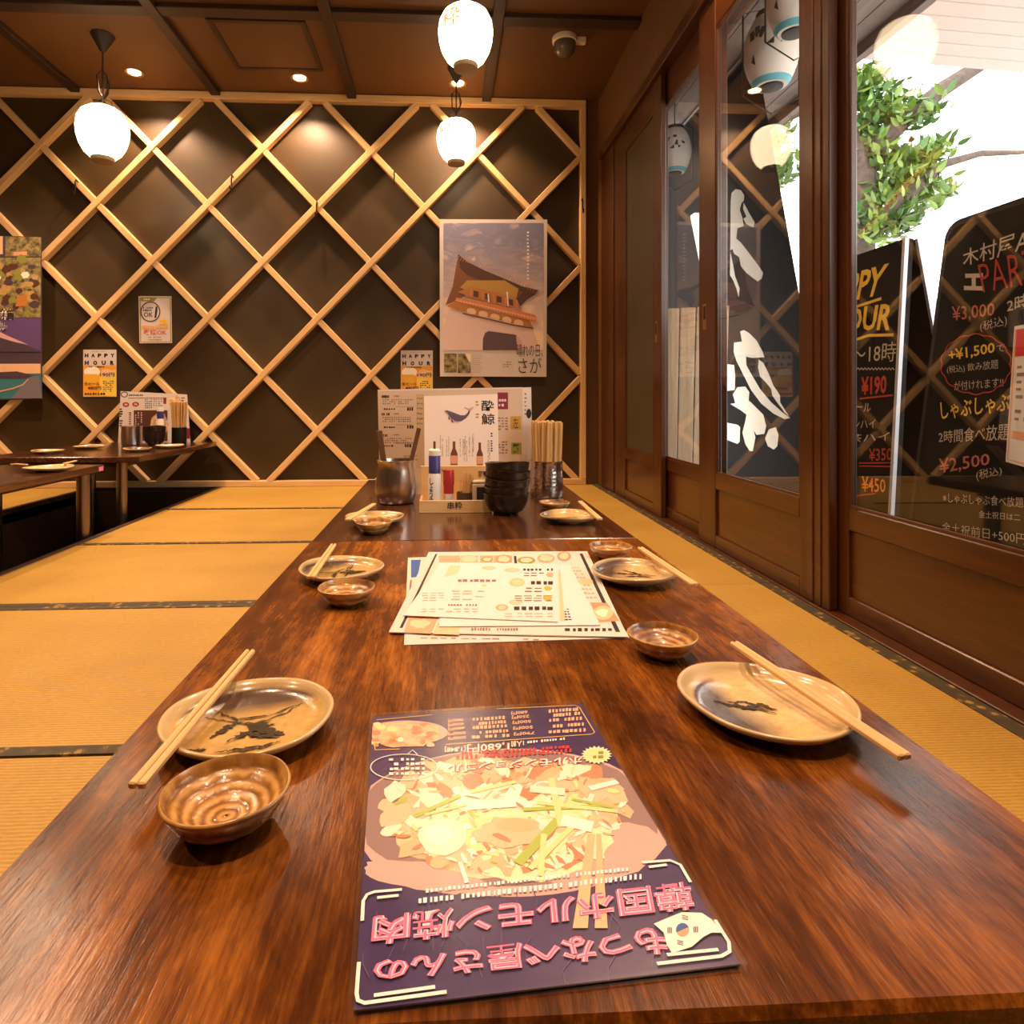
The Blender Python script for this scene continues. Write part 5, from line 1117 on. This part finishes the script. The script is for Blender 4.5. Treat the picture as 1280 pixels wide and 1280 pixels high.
# shade banner with brush characters
e0, e1 = Vector((1.775, 3.6, 2.66)), Vector((2.32, 3.6, GZ))
dwn = (e1 - e0).normalized(); nb = Vector((0, 1, 0)).cross(dwn); nb.normalize()
s = Sheet(e0 + Vector((0, 2.0, 0)), (0, -1, 0), -dwn)
if s.n.x > 0: s.n = -s.n
ln = (e1 - e0).length
banner = MB().prism([(-2.0, 0), (2.0, 0), (2.0, -ln), (-2.0, -ln)], -.006, 0).build('shade_banner', 'banner'); banner.matrix_world = s.mat; s.top = banner
MB().tube([(-2.05, 0, 0), (2.05, 0, 0)], .018, 10).build('top_pole', 'black_metal', banner)
s.step = .002
C8 = lambda x, y: (880 + x / 3.554, 220 + y / 3.554)
STK = [[(120, 110), (124, 75), (142, 58), (165, 62), (180, 85), (178, 110), (168, 120), (160, 150), (172, 185), (178, 222), (150, 232), (145, 275), (132, 320), (118, 330)],
       [(178, 118), (200, 160), (226, 205), (222, 228), (205, 222), (188, 212), (176, 190), (190, 180), (175, 145)],
       [(120, 300), (145, 278), (165, 295), (200, 340), (245, 400), (264, 430), (258, 455), (240, 468), (215, 450), (190, 430), (165, 400), (158, 360), (135, 345)],
       [(118, 335), (132, 400), (140, 445), (160, 500), (155, 540), (146, 500), (132, 465), (117, 440)],
       [(162, 690), (180, 684), (205, 700), (235, 730), (262, 780), (270, 805), (215, 808), (188, 802), (190, 840), (215, 885), (250, 945), (300, 1005), (350, 1050), (385, 1075), (360, 1080), (310, 1055), (255, 1010), (210, 950), (175, 880), (145, 820), (133, 780), (135, 740), (170, 735)],
       [(245, 815), (265, 830), (290, 880), (310, 930), (340, 975), (340, 1005), (365, 1045), (380, 1068), (360, 1050), (330, 1010), (305, 975), (300, 945), (275, 915), (250, 890), (242, 850)],
       [(100, 835), (135, 840), (140, 890), (138, 950), (100, 955)], [(150, 938), (185, 935), (203, 960), (200, 1000), (170, 1020), (140, 1010), (130, 970)],
       [(205, 1000), (240, 1035), (265, 1060), (278, 1110), (270, 1145), (235, 1150), (222, 1130), (230, 1160), (218, 1222), (205, 1222), (185, 1190), (172, 1140), (185, 1090), (190, 1060), (165, 1040), (118, 1012)],
       [(100, 1095), (150, 1105), (162, 1115), (160, 1180), (150, 1190), (100, 1170)], [(290, 1125), (320, 1115), (333, 1150), (328, 1200), (312, 1215), (285, 1200), (273, 1165)]]
s.poly([(863, 270), (868, 266), (890, 266), (890, 345), (876, 335), (869, 300)], 'banner_white', 1, 'brush_stroke')
for st in STK: s.poly([C8(*q) for q in st], 'banner_white', 1, 'brush_stroke')
s.done(); tag(banner, 'black cloth shade banner with bold white brush characters, sloping down outside the second door', 'banner')
# plank screen seen through the third door
pk = tag(empty('plank_screen', (1.52, 4.0, GZ), math.radians(62)), 'weathered upright plank screen standing outside the third door', 'screen')
for k_ in range(5):
    o = MB().box(-.012, .012, -.044, .044, 0, 1.50).build('plank', 'old_plank', pk, bevel=.002); o.location = (0, .19 - .0925 * k_, .0); o.rotation_euler = (.012 + .004 * k_, 0, 0)
MB().box(.012, .034, -.22, .23, .25, .33).build('cross_batten', 'eave_wood', pk)
# outdoor lanterns
def out_lantern(x, y, zc, lab, sc=1.0, ch='粋'):
    L = tag(empty('outdoor_lantern', (x, y, zc - .16 * sc)), lab, 'lantern', 'unlit lanterns under the eave')
    n = 40; prof = [(.12 * math.sin(PI * (.12 + .76 * i / n)) ** .55 + (.0016 if i % 2 else -.0012), .40 * i / n) for i in range(n + 1)]
    sh_ = MB().lathe(prof, 36).build('lantern_shade', 'shutter', L, smooth=40)
    MB().lathe([(r + .0015, z) for r, z in prof[:4]], 36, closed=False).build('blue_band', 'cyan', L, smooth=40)
    MB().lathe([(.045, -.012), (.052, -.010), (.054, .004), (.04, .006)], 28).build('bottom_cap', 'black', L, smooth=40)
    MB().lathe([(.05, .396), (.068, .400), (.066, .43), (.03, .435)], 28).build('top_cap', 'black', L, smooth=40)
    MB().tube([(-.135, 0, -.06), (-.135, 0, .42), (0, 0, .46), (.135, 0, .42), (.135, 0, -.06), (0, 0, -.16), (-.135, 0, -.06)], .004, 6).build('wire_hanger', 'black_metal', L, smooth=50)
    MB().tube([(0, 0, .46), (0, 0, (2.672 - (zc - .16 * sc)) / (.8 * sc))], .004, 6).build('cord', 'black_metal', L)
    vs, fs = glyphs(ch, .03); g = MB(); out = []
    for a_, b_ in vs:
        z = .09 + .22 * b_; a = PI + 1.0 + (a_ - .5) * 1.7; i = min(n, max(0, int(round(z / .4 * n)))); r = .12 * math.sin(PI * (.12 + .76 * z / .4)) ** .55 + .003; out.append((r * math.cos(a), r * math.sin(a), z))
    g.add(out, fs).build('brush_character', 'ink', sh_, fix=False)
    L.scale = (sc, sc, .8 * sc); return L
out_lantern(1.60, 2.86, 2.465, 'unlit outdoor lantern with a blue lower band, close behind the second glass door')
out_lantern(1.68, 3.22, 2.41, 'unlit outdoor lantern hanging just beyond its neighbour behind the second door', 1.1)
out_lantern(1.55, 4.25, 0.63 + 1.66, 'unlit outdoor lantern seen through the narrow third door', .9)
# chalkboards
def chalkboard(name, ptop_l, ptop_r, lean, W, H, lab, th=.03):
    """top-left and top-right of the face as seen from inside; the face leans away at the top"""
    X = (ptop_r - ptop_l).normalized(); Yv = Vector((lean, 0, 1)).normalized()
    s = Sheet(ptop_l, X, Yv); s.step = .0012
    o = MB().prism([(.0, 0), (W, 0), (W, -H), (0, -H)], -th, 0).build(name, 'board', bevel=.003); o.matrix_world = s.mat; s.top = o
    return s, o
bx = 1.52
tl1 = Vector((bx, onx(1132, 297, bx).y + .50, onx(1132, 297, bx).z)); tr1 = onx(1132, 297, bx)
LEAN1 = .055
H1 = (tr1.z - GZ) / Vector((LEAN1, 0, 1)).normalized().z
s, o = chalkboard('chalkboard_sign', tl1, tr1, LEAN1, .50, H1, '')
fr_ = .025
for nm, pts in (('edge_strip', [(.5 - .010, 0), (.5 + .003, 0), (.5 + .003, -H1), (.5 - .010, -H1)]),): MB().prism(pts, -.010, .003).build(nm, 'board_edge', o)
lg = MB(); lg.prism([(.0, 0), (.50, 0), (.50, -H1 * .98), (.0, -H1 * .98)], -.012, .012); lg2 = lg.build('rear_board', 'board', o); lg2.rotation_euler = (.24, 0, 0); lg2.location = (0, 0, -.045)
st_ = MB().prism([(.500, 0), (.512, 0), (.512, -H1 * .98), (.500, -H1 * .98)], -.014, .014).build('edge_strip', 'board_edge', lg2)
CW = lambda x, y: (1050 + x / 5.565, 290 + y / 5.565)
CV = lambda x, y: (1050 + x / 5.565, 480 + y / 5.565)
s.text('HAPPY', [CW(-125, 345), CW(345, 215), CW(270, 440), CW(-110, 520)], 'c_yellow', 1, .025, 'chalk_yellow_lettering'); s.line([CW(-60, 545), CW(85, 530), CW(290, 462)], .010, 'c_yellow', 1, 'chalk_yellow_lettering')
s.text('HOUR', [CW(-40, 540), CW(385, 490), CW(345, 685), CW(-40, 690)], 'c_yellow', 1, .025, 'chalk_yellow_lettering'); s.line([CW(80, 760), CW(200, 720), CW(375, 715)], .010, 'c_yellow', 1, 'chalk_yellow_lettering')
s.text('〜18時', [CW(92, 785), CW(400, 760), CW(385, 900), CW(92, 920)], 'c_white', 1, 0, 'chalk_white_lettering'); s.line([CW(80 + k_ * 12, 945 + 14 * (k_ % 2)) for k_ in range(26)], .004, 'c_white', 1, 'chalk_white_lettering')
s.text('¥190', [CW(150, 1010), CW(330, 990), CW(325, 1125), CW(150, 1140)], 'c_red', 1, .03, 'chalk_red_lettering'); s.line([CW(140, 1160), CW(370, 1135)], .006, 'c_red', 1, 'chalk_red_lettering')
s.text('ハイボール', [CV(-40, 110), CV(220, 130), CV(215, 195), CV(-40, 190)], 'c_white', 1, -.004, 'chalk_white_lettering'); s.text('ウーロンハイ', [CV(-60, 250), CV(250, 245), CV(250, 305), CV(-60, 320)], 'c_white', 1, -.004, 'chalk_white_lettering'); s.text('緑茶ハイ', [CV(-20, 360), CV(350, 330), CV(350, 395), CV(-20, 415)], 'c_white', 1, -.004, 'chalk_white_lettering')
s.text('¥350', [CV(205, 450), CV(365, 440), CV(365, 530), CV(205, 540)], 'c_red', 1, .01, 'chalk_red_lettering'); s.line([CV(135, 550), CV(380, 548)], .004, 'c_red', 1, 'chalk_red_lettering'); s.line([CV(135, 570), CV(370, 575)], .004, 'c_red', 1, 'chalk_red_lettering')
s.text('¥450', [CV(155, 640), CV(320, 660), CV(320, 755), CV(155, 750)], 'c_orange', 1, .01, 'chalk_orange_lettering'); s.line([CV(115, 778), CV(250, 762)], .005, 'c_red', 1, 'chalk_red_lettering')
s.done(); tag(o, 'black A-frame chalkboard with yellow happy hour lettering outside the nearest door', 'sign')
bx2 = 1.50
a0, a1 = onx(1182, 279, bx2), onx(1280, 243, bx2)
tl2 = Vector((bx2, a0.y, a0.z)); W2b = .72; tr2 = Vector((bx2, a0.y - W2b, a0.z)); lean2 = .135
H2b = (tl2.z - GZ) / Vector((lean2, 0, 1)).normalized().z
s = Sheet(tl2, tr2 - tl2, (lean2, 0, 1)); s.step = .0012
cr = .05
pts = [(cr * (1 - math.sin(PI / 2 * t / 5)), -cr * (1 - math.cos(PI / 2 * t / 5))) for t in range(6)]
pts = [(cr - cr * math.cos(PI / 2 * t / 5), -cr + cr * math.sin(PI / 2 * t / 5)) for t in range(6)] + [(W2b - cr + cr * math.sin(PI / 2 * t / 5), -cr + cr * math.cos(PI / 2 * t / 5)) for t in range(6)] + [(W2b, -H2b), (0, -H2b)]
o = MB().prism(pts, -.035, 0).build('chalkboard_sign', 'board', bevel=.004); o.matrix_world = s.mat; s.top = o
MB().prism([(.02, -.06), (W2b - .02, -.06), (W2b - .02, -H2b * .98), (.02, -H2b * .98)], -.03, 0).build('rear_board', 'board', o).rotation_euler = (.28, 0, 0)
[x for x in S.objects if x.name.startswith('rear_board') and x.parent == o][0].location = (0, 0, -.045)
s.line([(.014, -H2b), (.014, -.05), (.03, -.022), (.055, -.014), (W2b - .014, -.014)], .012, 'black', 1, 'raised_rim', True)
s.text('木村屋A', [CW(855, 130), CW(1330, -40), CW(1310, 130), CW(860, 240)], 'c_white', 1, .004, 'chalk_white_lettering'); s.text('エ', [CW(865, 290), CW(1005, 285), CW(1005, 410), CW(865, 405)], 'c_white', 1, .05, 'chalk_white_lettering'); s.text('PARTY', [CW(960, 230), CW(1500, 60), CW(1500, 330), CW(1000, 420)], 'c_red', 1, -.008, 'chalk_red_lettering')
s.text('¥3,000', [CW(780, 520), CW(1080, 490), CW(1075, 595), CW(790, 635)], 'c_pink', 1, .005, 'chalk_pink_lettering'); s.text('2時間', [CW(1165, 470), CW(1420, 380), CW(1410, 520), CW(1165, 560)], 'c_white', 1, .01, 'chalk_white_lettering'); s.text('(税込)', [CW(975, 630), CW(1165, 570), CW(1165, 660), CW(980, 700)], 'c_white', 1, -.006, 'chalk_white_lettering')
s.text('+¥1,500', [CW(755, 820), CW(1080, 765), CW(1080, 850), CW(765, 910)], 'c_yellow', 1, .015, 'chalk_yellow_lettering'); s.text('で', [CW(1090, 790), CW(1150, 780), CW(1150, 830), CW(1090, 835)], 'c_white', 1, -.004, 'chalk_white_lettering')
s.text('(税込) 飲み放題', [CW(745, 935), CW(1105, 885), CW(1105, 960), CW(750, 990)], 'c_white', 1, -.006, 'chalk_white_lettering'); s.text('が付けれます!!', [CW(795, 1040), CW(1140, 1010), CW(1140, 1080), CW(800, 1105)], 'c_white', 1, -.006, 'chalk_white_lettering')
cl = []
for k_ in range(60):
    a = 2 * PI * k_ / 60; rr = 1 + .06 * abs(math.sin(a * 7)); cl.append(CW(950 + 235 * rr * math.cos(a), 920 + 200 * rr * math.sin(a)))
s.line(cl + cl[:1], .003, 'c_red', 1, 'chalk_red_cloud')
s.text('しゃぶしゃぶ', [CV(700, 130), CV(1195, 65), CV(1180, 190), CV(710, 250)], 'c_yellow', 1, .012, 'chalk_yellow_lettering'); s.text('2時間食べ放題', [CV(690, 330), CV(1185, 270), CV(1180, 390), CV(690, 410)], 'c_white', 1, .0, 'chalk_white_lettering')
s.text('¥2,500', [CV(690, 520), CV(1045, 480), CV(1045, 575), CV(700, 640)], 'c_pink', 1, .01, 'chalk_pink_lettering'); s.text('(税込)', [CV(950, 600), CV(1130, 570), CV(1130, 640), CV(955, 680)], 'c_white', 1, -.006, 'chalk_white_lettering')
s.text('※しゃぶしゃぶ食べ放題', [CV(720, 755), CV(1280, 790), CV(1280, 860), CV(720, 825)], 'c_white', 1, -.006, 'chalk_white_lettering'); s.text('金土祝前日+500円', [CV(715, 960), CV(1300, 1040), CV(1300, 1120), CV(715, 1030)], 'c_white', 1, -.006, 'chalk_white_lettering'); s.text('金土祝日は二', [CV(970, 880), CV(1260, 905), CV(1260, 955), CV(970, 930)], 'c_white', 1, -.006, 'chalk_white_lettering')
s.done(); tag(o, 'large black chalkboard with rounded corners and shabu-shabu prices, nearest outside', 'sign')
# paper taped to it
q4 = [(1268, 408), (1340, 395), (1335, 600), (1257, 577)]
cpt = [hit(u, v, s.o + s.n * .006, s.n) for u, v in q4]; cc = sum(cpt, Vector()) / 4
s2 = Sheet(cc, s.x, s.y); s2.step = .0008
o = s2.obj('menu_paper', [((p - cc).dot(s2.x), (p - cc).dot(s2.y)) for p in cpt], .002, 'paper_white')
s2.poly([(1271, 412), (1336, 402), (1334, 440), (1269, 446)], 'red', 1, 'red_header'); s2.poly([(1266, 538), (1332, 550), (1332, 562), (1265, 548)], 'salmon', 1, 'red_bar'); s2.rows([(1272, 455), (1330, 448), (1328, 535), (1268, 528)], 8, 'ink_soft', 1, .5); s2.line([(1270, 412), (1260, 574), (1332, 594)], .004, 'salmon', 1, 'frame_line')
s2.done(); tag(o, 'white paper menu with red bars taped to the large chalkboard', 'paper')
# tree
tr_ = tag(empty('street_tree', (4.95, 7.3, GZ)), 'leafy street tree with a leaning trunk seen above the happy hour chalkboard', 'tree')
def atd(u, v, d): return CAM + ray(u, v) * d - Vector(tr_.location)
wd = MB()
wd.tube([(0.0, .15, 0), (atd(1082, 420, 7.2)), atd(1078, 300, 7.1), atd(1078, 215, 7.0), atd(1090, 185, 7.0), atd(1130, 150, 7.0), atd(1180, 110, 7.1), atd(1230, 78, 7.3), atd(1300, 40, 7.6)], [.17, .15, .12, .125, .12, .095, .085, .075, .05], 14)
wd.tube([atd(1078, 225, 7.0), atd(1060, 160, 7.0), atd(1050, 90, 7.1), atd(1030, 0, 7.2)], [.11, .09, .07, .05], 12)
wd.tube([atd(1090, 290, 7.0), atd(1110, 265, 6.95), atd(1145, 235, 6.9), atd(1180, 205, 6.9), atd(1225, 192, 7.0), atd(1290, 190, 7.2)], [.075, .075, .065, .045, .035, .02], 10)
wd.tube([atd(1055, 150, 7.0), atd(1000, 140, 7.2), atd(960, 160, 7.6)], [.07, .05, .03], 10)
wd.build('trunk', 'bark', tr_, smooth=60)
lm = MB(); n = 6
top = [(-.0, 0, 0), (.018, .025, .004), (.022, .055, .002), (.012, .085, -.004), (0, .110, -.012), (-.012, .085, -.004), (-.022, .055, .002), (-.018, .025, .004)]
lm.add(top + [(0, .05, -.004)], [(0, 1, 8), (1, 2, 8), (2, 3, 8), (3, 4, 8), (4, 5, 8), (5, 6, 8), (6, 7, 8), (7, 0, 8)])
rl = random.Random(11)
CLU = [(1085, 105, 22, 30), (1098, 90, 20, 18), (1120, 118, 28, 26), (1150, 128, 28, 24), (1172, 128, 20, 18), (1090, 140, 26, 26), (1120, 150, 26, 20), (1110, 172, 22, 14), (1140, 192, 26, 16), (1170, 196, 24, 16), (1125, 208, 24, 16), (1160, 215, 24, 18), (1112, 235, 20, 18), (1140, 240, 24, 18), (1100, 260, 14, 22), (1112, 282, 20, 20), (1140, 275, 18, 16), (1185, 235, 16, 22), (1155, 262, 18, 14), (1185, 180, 12, 10), (1095, 120, 26, 30), (1150, 205, 26, 18), (982, 150, 18, 22), (975, 180, 20, 26), (988, 205, 14, 22), (970, 215, 20, 16)]
def leaf_pose(k_):
    cu, cv, ru, rv = CLU[k_ % len(CLU)]
    d = rl.uniform(6.55, 7.3) if cu > 1000 else rl.uniform(7.2, 8.0)
    a, r = rl.uniform(0, 2 * PI), math.sqrt(rl.random())
    p = atd(cu + ru * r * math.cos(a), cv + rv * r * math.sin(a), d)
    return p, (rl.uniform(PI * .5, PI * 1.1), rl.uniform(-.8, .8), rl.uniform(0, 2 * PI)), rl.uniform(.85, 1.6)
lp = lm.build('leaf', 'leaf', tr_, smooth=60, fix=False); lp2 = lm.build('leaf', 'leaf2', tr_, smooth=60, fix=False)
for k_ in range(298):
    src = lp if rl.random() < .62 else lp2
    o = src if k_ < 0 else src.copy(); COL.objects.link(o)
    p, r, sc = leaf_pose(k_); o.location = p; o.rotation_euler = r; o.scale = (sc, sc, sc)
for o in (lp, lp2):
    p, r, sc = leaf_pose(3); o.location = p; o.rotation_euler = r
fo = [MB(), MB()]
from mathutils import Euler
for k_ in range(3200):
    p, r, sc = leaf_pose(k_); R_ = Euler(r).to_matrix(); f_ = fo[k_ % 2]
    f_.add([p + R_ @ (Vector(t) * sc) + Vector((.02, .25, 0)) for t in top], [tuple(range(8))])
for b, m_ in zip(fo, ('leaf', 'leaf2')): b.build('foliage', m_, tr_, fix=False)['kind'] = 'stuff'
# pale building across the street
bd_ = tag(empty('street_building', (16, 14, GZ)), 'pale overexposed building across the street behind the tree', 'building')
MB().box(-1, 6, -9, 8, 0, 3.4).build('wall', 'facade', bd_)
for k_ in range(5): MB().box(-1.05, -.98, -7 + k_ * 3, -5.4 + k_ * 3, .9, 2.4).build('window', 'grey_glass', bd_)

bpy.data.objects.remove(_fo);
